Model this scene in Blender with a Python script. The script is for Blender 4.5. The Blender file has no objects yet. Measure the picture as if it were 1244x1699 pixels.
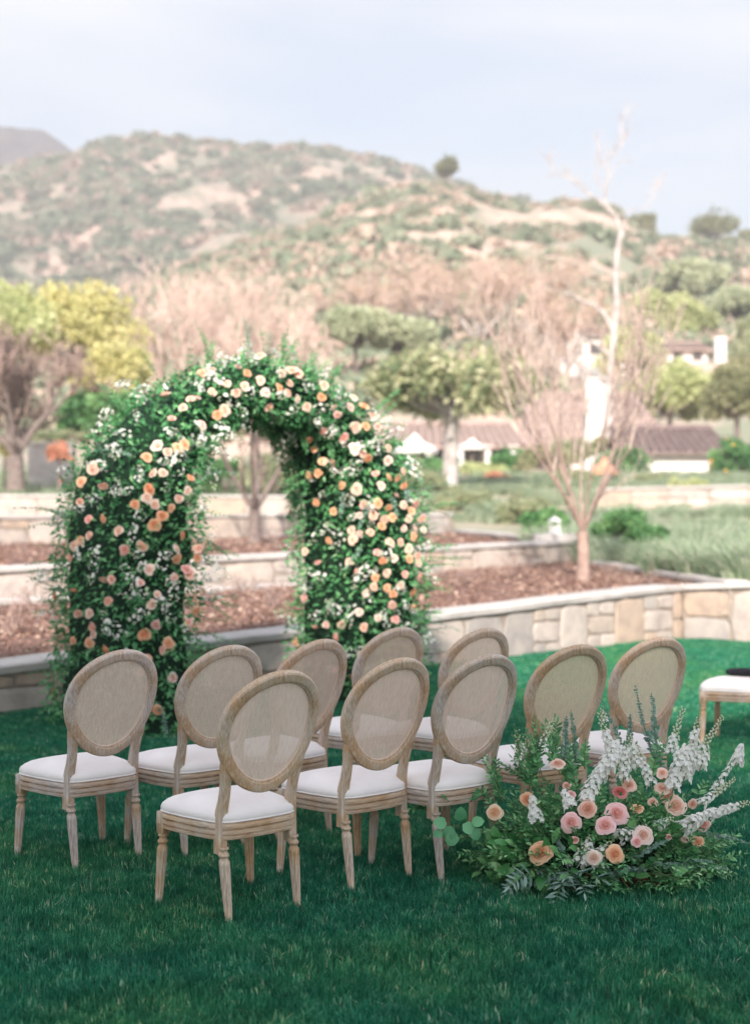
import bpy, math, random
import numpy as np
from mathutils import Vector, Matrix
from mathutils.bvhtree import BVHTree

scene = bpy.context.scene
COL = scene.collection
R = math.radians
random.seed(7)

# ------------------------------------------------------------------ camera
F = 2427.0                      # focal length in pixels of the 1244 px wide photograph
EYE = 1.6
HOR = 852.0
cam_d = bpy.data.cameras.new('camera')
cam = bpy.data.objects.new('camera', cam_d)
COL.objects.link(cam)
cam.location = (0, 0, EYE)
cam.rotation_euler = (R(90) + (HOR - 849.5) / F, 0, 0)
cam_d.sensor_fit = 'VERTICAL'
cam_d.sensor_height = 56.0
cam_d.lens = 80.0
cam_d.clip_start = 0.1
cam_d.clip_end = 6000
cam_d.dof.use_dof = True
cam_d.dof.focus_distance = 6.15
cam_d.dof.aperture_fstop = 2.8
scene.camera = cam

# ------------------------------------------------------------------ sky, sun, exposure
SUN_EL = 30.0
SUN_TRAVEL = Vector((0.12, 0.99, 0)).normalized()       # the way the sunlight travels over the ground
world = bpy.data.worlds.new('World')
scene.world = world
world.use_nodes = True
wt = world.node_tree
wt.nodes.clear()
def N(t, kind, **kw):
    n = t.nodes.new(kind)
    for k, v in kw.items():
        if k.startswith('i_'):
            n.inputs[k[2:].replace('_', ' ')].default_value = v
        else:
            setattr(n, k, v)
    return n
sky = N(wt, 'ShaderNodeTexSky')
sky.sky_type = 'NISHITA'
sky.sun_disc = False
sky.sun_elevation = R(SUN_EL)
sky.sun_rotation = math.atan2(-SUN_TRAVEL.x, -SUN_TRAVEL.y)
sky.altitude = 100
sky.air_density = 1.0
sky.dust_density = 1.5
sky.ozone_density = 1.5
# thin high cloud, spread over the whole dome
tc = N(wt, 'ShaderNodeTexCoord')
mp = N(wt, 'ShaderNodeMapping')
mp.inputs['Scale'].default_value = (1.0, 1.0, 5.5)
mp.inputs['Rotation'].default_value = (R(4), R(7), R(20))
wt.links.new(tc.outputs['Generated'], mp.inputs['Vector'])
nz = N(wt, 'ShaderNodeTexNoise')
nz.inputs['Scale'].default_value = 2.3
nz.inputs['Detail'].default_value = 6
nz.inputs['Roughness'].default_value = 0.5
nz.inputs['Distortion'].default_value = 0.4
wt.links.new(mp.outputs[0], nz.inputs['Vector'])
cr = N(wt, 'ShaderNodeValToRGB')
cr.color_ramp.elements[0].position = 0.36
cr.color_ramp.elements[0].color = (0.34, 0.34, 0.34, 1)
cr.color_ramp.elements[1].position = 0.62
cr.color_ramp.elements[1].color = (0.97, 0.97, 0.97, 1)
wt.links.new(nz.outputs['Fac'], cr.inputs['Fac'])
CLOUD = (5.15, 5.5, 6.0, 1)
mx = N(wt, 'ShaderNodeMix', data_type='RGBA')
wt.links.new(cr.outputs['Color'], mx.inputs['Factor'])
wt.links.new(sky.outputs[0], mx.inputs['A'])
mx.inputs['B'].default_value = CLOUD
bg = N(wt, 'ShaderNodeBackground')
bg.inputs['Strength'].default_value = 0.07
wt.links.new(mx.outputs['Result'], bg.inputs['Color'])
wo = N(wt, 'ShaderNodeOutputWorld')
wt.links.new(bg.outputs[0], wo.inputs['Surface'])

sun_d = bpy.data.lights.new('sun', 'SUN')
sun_d.energy = 2.6
sun_d.angle = R(1.5)
sun_d.color = (1.0, 0.90, 0.80)
sun = bpy.data.objects.new('sun', sun_d)
COL.objects.link(sun)
ld = Vector((SUN_TRAVEL.x * math.cos(R(SUN_EL)), SUN_TRAVEL.y * math.cos(R(SUN_EL)), -math.sin(R(SUN_EL))))
sun.rotation_euler = ld.to_track_quat('-Z', 'Y').to_euler()
sun.location = (0, -30, 40)

scene.view_settings.view_transform = 'Standard'
scene.view_settings.look = 'None'
scene.view_settings.gamma = 1
scene.view_settings.use_curve_mapping = False
scene.view_settings.exposure = 1.75

# ------------------------------------------------------------------ helpers
def px(x, y, d):
    """point at depth d seen at photo pixel x, y"""
    return Vector(((x - 622.0) / F * d, d, EYE - (y - HOR) / F * d))

def props(o, label=None, cat=None, group=None, kind=None):
    if label: o['label'] = label
    if cat: o['category'] = cat
    if group: o['group'] = group
    if kind: o['kind'] = kind
    return o

def thing(name, label, cat, loc=(0, 0, 0), rz=0.0, group=None):
    o = bpy.data.objects.new(name, None)
    COL.objects.link(o)
    o.empty_display_size = 0.1
    o.location = loc
    o.rotation_euler = (0, 0, rz)
    return props(o, label, cat, group)

def mesh(name, V, Fs, smooth=False, attr=None):
    """V (n,3); Fs a list of (m,k) index arrays; attr a per-vertex float"""
    me = bpy.data.meshes.new(name)
    V = np.asarray(V, dtype=np.float32)
    if not isinstance(Fs, (list, tuple)): Fs = [Fs]
    Fs = [np.asarray(f, dtype=np.int32) for f in Fs if len(f)]
    me.vertices.add(len(V))
    me.vertices.foreach_set('co', V.ravel())
    tot = np.concatenate([np.full(len(f), f.shape[1], dtype=np.int32) for f in Fs])
    idx = np.concatenate([f.ravel() for f in Fs])
    me.loops.add(len(idx))
    me.loops.foreach_set('vertex_index', idx)
    me.polygons.add(len(tot))
    st = np.concatenate([[0], np.cumsum(tot)[:-1]]).astype(np.int32)
    me.polygons.foreach_set('loop_start', st)
    me.polygons.foreach_set('use_smooth', np.full(len(tot), bool(smooth)))
    if attr is not None:
        a = me.attributes.new('tint', 'FLOAT', 'POINT')
        a.data.foreach_set('value', np.asarray(attr, dtype=np.float32))
    me.update(calc_edges=True)
    me.validate()
    return me

def obj(name, me, mat, parent=None, color=None, kind=None, label=None, loc=None, rot=None, scale=None):
    o = bpy.data.objects.new(name, me)
    if mat is not None and len(me.materials) == 0: me.materials.append(mat)
    COL.objects.link(o)
    if parent is not None: o.parent = parent
    if color is not None: o.color = (*color[:3], 1)
    if kind: o['kind'] = kind
    if label: o['label'] = label
    if loc is not None: o.location = loc
    if rot is not None: o.rotation_euler = rot
    if scale is not None: o.scale = scale
    return o

class MB:
    """collects pieces of one mesh"""
    def __init__(s): s.V = []; s.F = {}; s.n = 0; s.T = []
    def add(s, V, Fs, t=0.5):
        V = np.asarray(V, dtype=float)
        if not isinstance(Fs, (list, tuple)): Fs = [Fs]
        for f in Fs:
            f = np.asarray(f, dtype=int)
            if len(f): s.F.setdefault(f.shape[1], []).append(f + s.n)
        s.V.append(V); s.n += len(V)
        s.T.append(np.broadcast_to(np.asarray(t, dtype=float), (len(V),)))
        return s
    def box(s, c, d, rz=0, t=0.5):
        x, y, z = d[0] / 2, d[1] / 2, d[2] / 2
        V = np.array([(a, b, e) for e in (-z, z) for a, b in ((-x, -y), (x, -y), (x, y), (-x, y))])
        cs, sn = math.cos(rz), math.sin(rz)
        V = np.stack([V[:, 0] * cs - V[:, 1] * sn, V[:, 0] * sn + V[:, 1] * cs, V[:, 2]], 1) + np.array(c)
        return s.add(V, [[(3, 2, 1, 0), (4, 5, 6, 7), (0, 1, 5, 4), (1, 2, 6, 5), (2, 3, 7, 6), (3, 0, 4, 7)]], t)
    def mesh(s, name, smooth=False):
        Fs = [np.concatenate(v) for v in s.F.values()]
        return mesh(name, np.concatenate(s.V), Fs, smooth, np.concatenate(s.T))

def grid_faces(nu, nv, cu=False, cv=False):
    """quads of a grid of nu x nv vertices (index u*nv+v)"""
    U = np.arange(nu if cu else nu - 1); Vv = np.arange(nv if cv else nv - 1)
    u, v = np.meshgrid(U, Vv, indexing='ij'); u = u.ravel(); v = v.ravel()
    u1 = (u + 1) % nu; v1 = (v + 1) % nv
    return np.stack([u * nv + v, u1 * nv + v, u1 * nv + v1, u * nv + v1], 1)

def tubes(mb, P0, P1, r0, r1, n, t=0.5):
    """many straight tapered tubes at once"""
    P0 = np.asarray(P0, float); P1 = np.asarray(P1, float)
    m = len(P0)
    if m == 0: return
    r0 = np.broadcast_to(np.asarray(r0, float), (m,)); r1 = np.broadcast_to(np.asarray(r1, float), (m,))
    D = P1 - P0; D /= np.linalg.norm(D, axis=1, keepdims=True) + 1e-9
    up = np.where(np.abs(D[:, 2:3]) > 0.9, np.array([[1.0, 0, 0]]), np.array([[0, 0, 1.0]]))
    A = np.cross(D, up); A /= np.linalg.norm(A, axis=1, keepdims=True) + 1e-9
    B = np.cross(D, A)
    an = np.linspace(0, 2 * np.pi, n, endpoint=False)
    c = np.cos(an)[None, :, None]; s_ = np.sin(an)[None, :, None]
    ring = A[:, None, :] * c + B[:, None, :] * s_
    V = np.concatenate([P0[:, None, :] + ring * r0[:, None, None], P1[:, None, :] + ring * r1[:, None, None]], 1)
    k = np.arange(n); k1 = (k + 1) % n
    f = np.stack([k, k1, k1 + n, k + n], 1)
    Fq = (f[None] + (np.arange(m) * 2 * n)[:, None, None]).reshape(-1, 4)
    tt = np.broadcast_to(np.asarray(t, float), (m,))
    mb.add(V.reshape(-1, 3), [Fq], np.repeat(tt, 2 * n))

def polytube(mb, pts, rads, n=6, t=0.5, cap=True):
    """one smooth tube along a polyline"""
    P = np.asarray(pts, float); m = len(P)
    rads = np.broadcast_to(np.asarray(rads, float), (m,))
    T = np.gradient(P, axis=0); T /= np.linalg.norm(T, axis=1, keepdims=True) + 1e-9
    ref = np.array([0.3, 1, 0.1]) if abs(T[:, 1]).mean() < 0.8 else np.array([1, 0, 0.2])
    A = np.cross(T, ref); A /= np.linalg.norm(A, axis=1, keepdims=True) + 1e-9
    B = np.cross(T, A)
    an = np.linspace(0, 2 * np.pi, n, endpoint=False)
    V = P[:, None] + (A[:, None] * np.cos(an)[None, :, None] + B[:, None] * np.sin(an)[None, :, None]) * rads[:, None, None]
    V = V.reshape(-1, 3)
    Fs = [grid_faces(m, n, False, True)]
    if cap:
        V = np.concatenate([V, P[:1], P[-1:]])
        k = np.arange(n); k1 = (k + 1) % n
        Fs.append(np.stack([np.full(n, m * n), k1, k], 1)); Fs.append(np.stack([np.full(n, m * n + 1), (m - 1) * n + k, (m - 1) * n + k1], 1))
    mb.add(V, Fs, t)

# leaf outlines: (side, along) pairs with a raised mid-rib
LEAF4 = (np.array([(0, 0, 0), (0.5, 0.45, 0.16), (0, 1, -0.05), (-0.5, 0.45, 0.16)]), np.array([(0, 1, 2), (0, 2, 3)]))
LEAF10 = (np.array([(0, 0, 0), (0.34, 0.22, .07), (0.5, 0.5, .08), (0.3, 0.8, .0), (0, 1.0, -.16), (-0.3, 0.8, .0), (-0.5, 0.5, .08), (-0.34, 0.22, .07), (0, 0.3, .0), (0, .68, -.02)]),
          np.array([(0, 1, 8), (1, 2, 8), (2, 9, 8), (2, 3, 9), (3, 4, 9), (4, 5, 9), (5, 6, 9), (6, 8, 9), (6, 7, 8), (7, 0, 8)]))
ROUND = (np.array([(0, 0, 0), (0.40, 0.42, 0.10), (0.36, 0.86, 0.02), (0, 1.0, -.12), (-0.36, 0.86, 0.02), (-0.40, 0.42, 0.10)]), np.array([(0, 1, 3), (1, 2, 3), (0, 3, 5), (3, 4, 5)]))
def leaves(mb, P, D, Nn, L, W, tmpl=LEAF4, t=None, rng=None):
    """leaf meshes at points P, pointing along D, face normal near Nn"""
    P = np.asarray(P, float); D = np.asarray(D, float); Nn = np.asarray(Nn, float)
    m = len(P)
    if m == 0: return
    D = D / (np.linalg.norm(D, axis=1, keepdims=True) + 1e-9)
    S = np.cross(D, Nn); S /= np.linalg.norm(S, axis=1, keepdims=True) + 1e-9
    U = np.cross(S, D)
    L = np.broadcast_to(np.asarray(L, float), (m,)); W = np.broadcast_to(np.asarray(W, float), (m,))
    T, Fc = tmpl
    V = P[:, None] + S[:, None] * (T[None, :, 0:1] * W[:, None, None]) + D[:, None] * (T[None, :, 1:2] * L[:, None, None]) + U[:, None] * (T[None, :, 2:3] * W[:, None, None] * 1.2)
    k = len(T)
    Fq = (Fc[None] + (np.arange(m) * k)[:, None, None]).reshape(-1, Fc.shape[1])
    if t is None: t = (rng or np.random.default_rng(1)).random(m)
    mb.add(V.reshape(-1, 3), [Fq], np.repeat(np.broadcast_to(t, (m,)), k))

def unit(rng, n):
    v = rng.normal(size=(n, 3)); return v / np.linalg.norm(v, axis=1, keepdims=True)

# ------------------------------------------------------------------ materials
def mat_new(name):
    m = bpy.data.materials.new(name); m.use_nodes = True
    t = m.node_tree; t.nodes.clear()
    return m, t
def ramp(t, stops, src):
    r = N(t, 'ShaderNodeValToRGB')
    e = r.color_ramp.elements
    e[0].position = stops[0][0]; e[0].color = (*stops[0][1], 1)
    e[1].position = stops[-1][0]; e[1].color = (*stops[-1][1], 1)
    for p, c in stops[1:-1]:
        x = e.new(p); x.color = (*c, 1)
    t.links.new(src, r.inputs['Fac'])
    return r.outputs['Color']
def noise(t, scale, detail=4, rough=0.55, dist=0.0, mapscale=None, space='Object', world_space=False):
    n = N(t, 'ShaderNodeTexNoise')
    n.inputs['Scale'].default_value = scale; n.inputs['Detail'].default_value = detail
    n.inputs['Roughness'].default_value = rough; n.inputs['Distortion'].default_value = dist
    if world_space:
        g = N(t, 'ShaderNodeNewGeometry'); src = g.outputs['Position']
    else:
        c = N(t, 'ShaderNodeTexCoord'); src = c.outputs[space]
    if mapscale:
        mpn = N(t, 'ShaderNodeMapping'); mpn.inputs['Scale'].default_value = mapscale
        t.links.new(src, mpn.inputs['Vector']); src = mpn.outputs[0]
    t.links.new(src, n.inputs['Vector'])
    return n.outputs['Fac']
def mix(t, a, b, fac, mode='MIX'):
    m = N(t, 'ShaderNodeMix', data_type='RGBA', blend_type=mode)
    for key, v in (('Factor', fac), ('A', a), ('B', b)):
        if hasattr(v, 'links') or hasattr(v, 'is_linked'): t.links.new(v, m.inputs[key])
        elif key == 'Factor': m.inputs[key].default_value = v
        else: m.inputs[key].default_value = (*v[:3], 1)
    return m.outputs['Result']
def surf(t, col, rough=0.7, bump=None, bdist=0.01, bstr=0.5, trans=0.0, spec=0.3):
    p = N(t, 'ShaderNodeBsdfPrincipled')
    if hasattr(col, 'is_linked'): t.links.new(col, p.inputs['Base Color'])
    else: p.inputs['Base Color'].default_value = (*col, 1)
    p.inputs['Roughness'].default_value = rough
    p.inputs['Specular IOR Level'].default_value = spec
    if bump is not None:
        b = N(t, 'ShaderNodeBump'); b.inputs['Distance'].default_value = bdist; b.inputs['Strength'].default_value = bstr
        t.links.new(bump, b.inputs['Height']); t.links.new(b.outputs[0], p.inputs['Normal'])
    out = p.outputs[0]
    if trans > 0:
        tr = N(t, 'ShaderNodeBsdfTranslucent')
        if hasattr(col, 'is_linked'): t.links.new(col, tr.inputs['Color'])
        else: tr.inputs['Color'].default_value = (*col, 1)
        ms = N(t, 'ShaderNodeMixShader'); ms.inputs[0].default_value = trans
        t.links.new(out, ms.inputs[1]); t.links.new(tr.outputs[0], ms.inputs[2]); out = ms.outputs[0]
    o = N(t, 'ShaderNodeOutputMaterial'); t.links.new(out, o.inputs['Surface'])
def tint(t):
    a = N(t, 'ShaderNodeAttribute'); a.attribute_name = 'tint'; return a.outputs['Fac']
def ocol(t):
    return N(t, 'ShaderNodeObjectInfo').outputs['Color']

def m_leaf(name, stops, trans=0.25, rough=0.5, spec=0.35):
    m, t = mat_new(name)
    c = ramp(t, stops, tint(t))
    surf(t, c, rough, trans=trans, spec=spec)
    return m
def m_noise(name, stops, scale, rough=0.8, detail=5, bump=0.0, bscale=None, world_space=False, mapscale=None, bdist=0.01, spec=0.25, dist=0.0):
    m, t = mat_new(name)
    n = noise(t, scale, detail, 0.6, dist, mapscale, world_space=world_space)
    c = ramp(t, stops, n)
    b = None
    if bump: b = noise(t, bscale or scale * 4, 5, 0.6, world_space=world_space)
    surf(t, c, rough, b, bdist, bump, spec=spec)
    return m

M = {}
# weathered limed oak; the object's own colour tints it
def m_wood(name, ms):
    m, t = mat_new(name)
    g = noise(t, 1.0, 5, 0.7, 0.2, ms)
    big = noise(t, 7.0, 3, 0.5)
    a = ramp(t, [(0.28, (0.33, 0.24, 0.18)), (0.44, (0.49, 0.385, 0.31)), (0.56, (0.58, 0.485, 0.41)), (0.72, (0.74, 0.665, 0.60))], g)
    b = ramp(t, [(0.36, (0.90, 0.74, 0.58)), (0.5, (0.98, 0.95, 0.92)), (0.62, (0.98, 1.02, 1.10))], big)
    c = mix(t, a, b, 1.0, 'MULTIPLY')
    c = mix(t, c, ocol(t), 1.0, 'MULTIPLY')
    surf(t, c, 0.72, g, 0.002, 0.5, spec=0.25)
    return m
M['wood'] = m_wood('limed_oak', (130, 130, 14))
M['wood_h'] = m_wood('limed_oak_rail', (16, 16, 140))
m, t = mat_new('cane_weave')
g = noise(t, 1, 4, 0.6, 0, (320, 60, 25)); c = ramp(t, [(0.35, (0.72, 0.595, 0.50)), (0.65, (0.90, 0.775, 0.68))], g)
surf(t, mix(t, c, ocol(t), 1.0, 'MULTIPLY'), 0.7, trans=0.3); M['cane'] = m
m, t = mat_new('white_linen')
g = noise(t, 1, 3, 0.6, 0, (500, 500, 500)); bb = noise(t, 9, 3, 0.5)
surf(t, ramp(t, [(0.3, (0.83, 0.765, 0.75)), (0.7, (0.90, 0.84, 0.825))], bb), 0.85, noise(t, 16, 5, 0.6, 0.4), 0.006, 0.35, spec=0.15); M['linen'] = m
M['black_cloth'] = m_noise('black_cloth', [(0.3, (0.008, 0.009, 0.013)), (0.7, (0.016, 0.017, 0.024))], 60, 0.8, bump=0.2)
M['soil'] = m_noise('lawn_soil', [(0.3, (0.006, 0.028, 0.014)), (0.7, (0.012, 0.05, 0.024))], 9, 0.95, world_space=True)
M['ground'] = m_noise('dry_ground', [(0.3, (0.16, 0.16, 0.09)), (0.7, (0.30, 0.25, 0.17))], 0.4, 0.95, world_space=True)
M['mulch'] = m_noise('mulch_soil', [(0.3, (0.13, 0.07, 0.055)), (0.7, (0.26, 0.16, 0.13))], 12, 0.95, bump=0.8, bscale=30, world_space=True, bdist=0.02)
M['chip'] = m_leaf('wood_chip', [(0, (0.12, 0.06, 0.045)), (0.45, (0.27, 0.16, 0.125)), (0.8, (0.38, 0.26, 0.21)), (1, (0.55, 0.43, 0.36))], 0, 0.9)
M['mortar'] = m_noise('mortar', [(0.3, (0.24, 0.20, 0.17)), (0.7, (0.36, 0.31, 0.27))], 8, 0.95, bump=0.6, bscale=40, world_space=True)
M['coping'] = m_noise('stone_coping', [(0.25, (0.36, 0.335, 0.32)), (0.5, (0.48, 0.45, 0.435)), (0.75, (0.56, 0.53, 0.515))], 2.2, 0.85, bump=0.4, bscale=30, world_space=True)
m, t = mat_new('wall_stone')
g = noise(t, 4, 6, 0.65, 0.3, world_space=True); gg = noise(t, 22, 5, 0.65, world_space=True)
c = ramp(t, [(0.25, (0.62, 0.60, 0.60)), (0.5, (0.9, 0.88, 0.86)), (0.75, (1.12, 1.08, 1.0))], g)
surf(t, mix(t, c, ocol(t), 1.0, 'MULTIPLY'), 0.9, gg, 0.008, 0.5, spec=0.2); M['stone'] = m
M['plaster'] = m_noise('white_plaster', [(0.3, (0.70, 0.67, 0.64)), (0.7, (0.80, 0.78, 0.76))], 3, 0.85, bump=0.2, world_space=True)
M['glass_dark'] = m_noise('window_glass', [(0.3, (0.03, 0.04, 0.05)), (0.7, (0.06, 0.07, 0.08))], 2, 0.15, spec=0.6)
M['tile_red'] = m_noise('clay_tile', [(0.3, (0.30, 0.215, 0.19)), (0.5, (0.39, 0.295, 0.265)), (0.7, (0.47, 0.37, 0.34))], 3, 0.85, world_space=True)
M['tile_grey'] = m_noise('weathered_tile', [(0.3, (0.14, 0.10, 0.10)), (0.7, (0.26, 0.20, 0.19))], 3, 0.85, world_space=True)
M['fabric_white'] = m_noise('parasol_cloth', [(0.3, (0.76, 0.72, 0.70)), (0.7, (0.82, 0.79, 0.76))], 5, 0.8)
M['rust_cloth'] = m_noise('terracotta_cloth', [(0.3, (0.55, 0.25, 0.16)), (0.7, (0.66, 0.33, 0.22))], 5, 0.8)
M['bark_white'] = m_noise('mottled_white_bark', [(0.35, (0.30, 0.26, 0.245)), (0.52, (0.44, 0.40, 0.385)), (0.7, (0.60, 0.56, 0.55))], 2.6, 0.9, bump=0.5, world_space=True)
M['bark_pale'] = m_noise('pale_bark', [(0.35, (0.42, 0.36, 0.33)), (0.55, (0.62, 0.56, 0.53)), (0.7, (0.74, 0.70, 0.67))], 2.2, 0.9, bump=0.4, world_space=True)
M['bark'] = m_noise('grey_bark', [(0.3, (0.12, 0.095, 0.09)), (0.7, (0.26, 0.21, 0.19))], 9, 0.95, bump=0.6, world_space=True)
M['bark_warm'] = m_noise('warm_bark', [(0.3, (0.24, 0.165, 0.14)), (0.7, (0.42, 0.31, 0.265))], 9, 0.95, bump=0.6, world_space=True)
M['twig'] = m_leaf('twig', [(0, (0.20, 0.145, 0.13)), (0.5, (0.30, 0.22, 0.195)), (1, (0.42, 0.315, 0.275))], 0, 0.9)
M['sapling_twig'] = m_leaf('sapling_twig', [(0, (0.26, 0.195, 0.17)), (0.5, (0.37, 0.285, 0.25)), (1, (0.48, 0.385, 0.345))], 0, 0.9)
M['mesa'] = m_noise('dark_rock', [(0.35, (0.07, 0.06, 0.07)), (0.6, (0.15, 0.12, 0.13))], 0.02, 0.95, world_space=True)
M['twig_pink'] = m_leaf('twig_pink', [(0, (0.38, 0.27, 0.235)), (0.5, (0.52, 0.39, 0.34)), (1, (0.64, 0.51, 0.45))], 0, 0.9)
M['twig_pale'] = m_leaf('twig_pale', [(0, (0.40, 0.33, 0.30)), (1, (0.62, 0.54, 0.50))], 0, 0.9)
M['grass'] = m_leaf('grass_blade', [(0, (0.006, 0.112, 0.063)), (0.4, (0.015, 0.188, 0.102)), (0.75, (0.053, 0.285, 0.158)), (0.93, (0.15, 0.42, 0.24)), (1, (0.51, 0.57, 0.33))], 0.25, 0.55, 0.3)
m, t = mat_new('grass_blade')
gl = [(0, (0.006, 0.115, 0.066)), (0.4, (0.018, 0.20, 0.108)), (0.75, (0.06, 0.32, 0.18)), (0.93, (0.20, 0.50, 0.32)), (1, (0.52, 0.64, 0.46))]
g1 = ramp(t, gl, tint(t)); g2 = ramp(t, [(p, (min(.8, c[0] * 1.7 + .008), c[1] * 1.16, c[2] * .86)) for p, c in gl], tint(t))
nn_ = noise(t, 0.9, 4, 0.6, 0.5, world_space=True); n3_ = noise(t, 4.5, 3, 0.6, 0.2, world_space=True)
ff = ramp(t, [(0.42, (0, 0, 0)), (0.68, (1, 1, 1))], nn_); dk = ramp(t, [(0.32, (0.72, 0.76, 0.80)), (0.62, (1.12, 1.1, 1.08))], n3_)
surf(t, mix(t, mix(t, g1, g2, ff), dk, 1.0, 'MULTIPLY'), 0.6, trans=0.28, spec=0.22); M['grass'] = m
M['arch_leaf'] = m_leaf('arch_leaf', [(0, (0.033, 0.149, 0.061)), (0.5, (0.091, 0.309, 0.117)), (0.85, (0.209, 0.503, 0.210)), (1, (0.445, 0.686, 0.341))], 0.22, 0.42, 0.4)
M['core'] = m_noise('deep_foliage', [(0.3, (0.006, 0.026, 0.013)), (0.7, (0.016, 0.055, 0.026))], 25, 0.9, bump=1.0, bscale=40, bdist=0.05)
M['euc_leaf'] = m_leaf('eucalyptus_leaf', [(0, (0.08, 0.17, 0.13)), (0.5, (0.16, 0.27, 0.22)), (1, (0.30, 0.42, 0.36))], 0.15, 0.6)
M['wide_leaf'] = m_leaf('broad_leaf', [(0, (0.044, 0.189, 0.053)), (0.5, (0.099, 0.332, 0.099)), (1, (0.265, 0.530, 0.221))], 0.2, 0.35, 0.5)
M['salal'] = m_leaf('round_leaf', [(0, (0.083, 0.297, 0.141)), (1, (0.165, 0.446, 0.215))], 0.2, 0.4, 0.4)
M['stem'] = m_leaf('green_stem', [(0, (0.06, 0.12, 0.045)), (1, (0.16, 0.22, 0.10))], 0, 0.7)
M['white_petal'] = m_leaf('white_petal', [(0, (0.58, 0.64, 0.42)), (0.25, (0.80, 0.80, 0.66)), (0.6, (0.90, 0.89, 0.84)), (1, (0.93, 0.92, 0.90))], 0.4, 0.6, 0.2)
m, t = mat_new('rose_petal')
c = ramp(t, [(0, (0.93, 0.66, 0.52)), (0.4, (0.97, 0.83, 0.74)), (0.8, (1.03, 1.0, 0.98)), (1, (1.06, 1.09, 1.10))], tint(t))
surf(t, mix(t, c, ocol(t), 1.0, 'MULTIPLY'), 0.6, trans=0.25, spec=0.2); M['rose'] = m
M['yellow_leaf'] = m_leaf('yellow_leaf', [(0, (0.46, 0.46, 0.20)), (0.5, (0.68, 0.64, 0.32)), (1, (0.84, 0.78, 0.44))], 0.45, 0.7)
M['lime_leaf'] = m_leaf('lime_leaf', [(0, (0.36, 0.41, 0.19)), (0.5, (0.57, 0.61, 0.32)), (1, (0.74, 0.75, 0.45))], 0.45, 0.7)
M['olive_leaf'] = m_leaf('olive_leaf', [(0, (0.18, 0.204, 0.102)), (0.5, (0.336, 0.348, 0.192)), (1, (0.504, 0.48, 0.3))], 0.45, 0.6)
M['soft_leaf'] = m_leaf('soft_green_leaf', [(0, (0.24, 0.28, 0.16)), (0.5, (0.40, 0.44, 0.27)), (1, (0.56, 0.57, 0.38))], 0.45, 0.6)
M['mist_leaf'] = m_leaf('light_green_leaf', [(0, (0.38, 0.43, 0.27)), (0.5, (0.54, 0.58, 0.40)), (1, (0.68, 0.69, 0.50))], 0.45, 0.7)
M['dark_leaf'] = m_leaf('dark_green_leaf', [(0, (0.037, 0.125, 0.044)), (0.5, (0.1, 0.25, 0.088)), (1, (0.225, 0.388, 0.15))], 0.2, 0.5)
M['pale_leaf'] = m_leaf('pale_waxy_leaf', [(0, (0.12, 0.18, 0.09)), (0.35, (0.32, 0.36, 0.19)), (0.65, (0.56, 0.55, 0.35)), (1, (0.78, 0.73, 0.55))], 0.4, 0.5, 0.35)
M['bronze_leaf'] = m_leaf('bronze_leaf', [(0, (0.40, 0.27, 0.18)), (0.5, (0.56, 0.41, 0.29)), (1, (0.68, 0.54, 0.41))], 0.2, 0.8)
M['sage'] = m_leaf('sage_blade', [(0, (0.12, 0.22, 0.11)), (0.35, (0.27, 0.38, 0.23)), (0.75, (0.48, 0.54, 0.40)), (1, (0.72, 0.68, 0.58))], 0.25, 0.7)
M['flower_red'] = m_leaf('coral_flower', [(0, (0.50, 0.20, 0.12)), (1, (0.74, 0.40, 0.28))], 0.2, 0.6)
M['fruit'] = m_noise('orange_fruit', [(0.3, (0.75, 0.36, 0.05)), (0.7, (0.85, 0.46, 0.08))], 5, 0.5)
M['bush_far'] = m_leaf('chaparral', [(0, (0.20, 0.245, 0.165)), (0.35, (0.26, 0.30, 0.21)), (0.6, (0.34, 0.335, 0.25)), (0.8, (0.47, 0.37, 0.30)), (1, (0.60, 0.46, 0.39))], 0, 0.95)
# ------------------------------------------------------------------ ground and terraces
U = np.array([0.698, 0.716])                      # the direction of the garden walls
W1 = np.array([-2.99, 11.66])                     # a point on the front wall's foot
def cap1(t):                                      # top of the front wall along its run
    return 0.385 + 0.0287 * t
def w1(t): return W1 + U * t
K = w1(9.9)                                      # corner of the front wall
P1 = np.array([4.456, 18.24])
W2C = np.array([3.55, 26.0])                      # corner of the second wall
E3 = np.array([1.95, 37.2])
W3L = np.array([-7.6, 29.8])
W2D = np.array([8.35, 7.3]); W2D = W2D / np.linalg.norm(W2D)
def w2(t): return W2C - W2D * t

def sheet(name, pts, mat, kind='structure', parent=None):
    n = len(pts)
    me = bpy.data.meshes.new(name)
    me.from_pydata([tuple(p) for p in pts], [], [tuple(range(n))])
    me.update()
    return obj(name, me, mat, parent, kind=kind)

sheet('ground', [(-2500, -2500, -0.03), (2500, -2500, -0.03), (2500, 2500, -0.03), (-2500, 2500, -0.03)], M['ground'])
a = w1(-14); A2D = np.array([0.72, -0.69])
b = K + A2D * 16
sheet('lawn', [(-40, -45, 0), (45, -45, 0), (*b, 0), (*(K + U * 0.12 + A2D * 0.0), 0), (*w1(-14), 0), (-40, 0, 0)], M['soil'])

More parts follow.
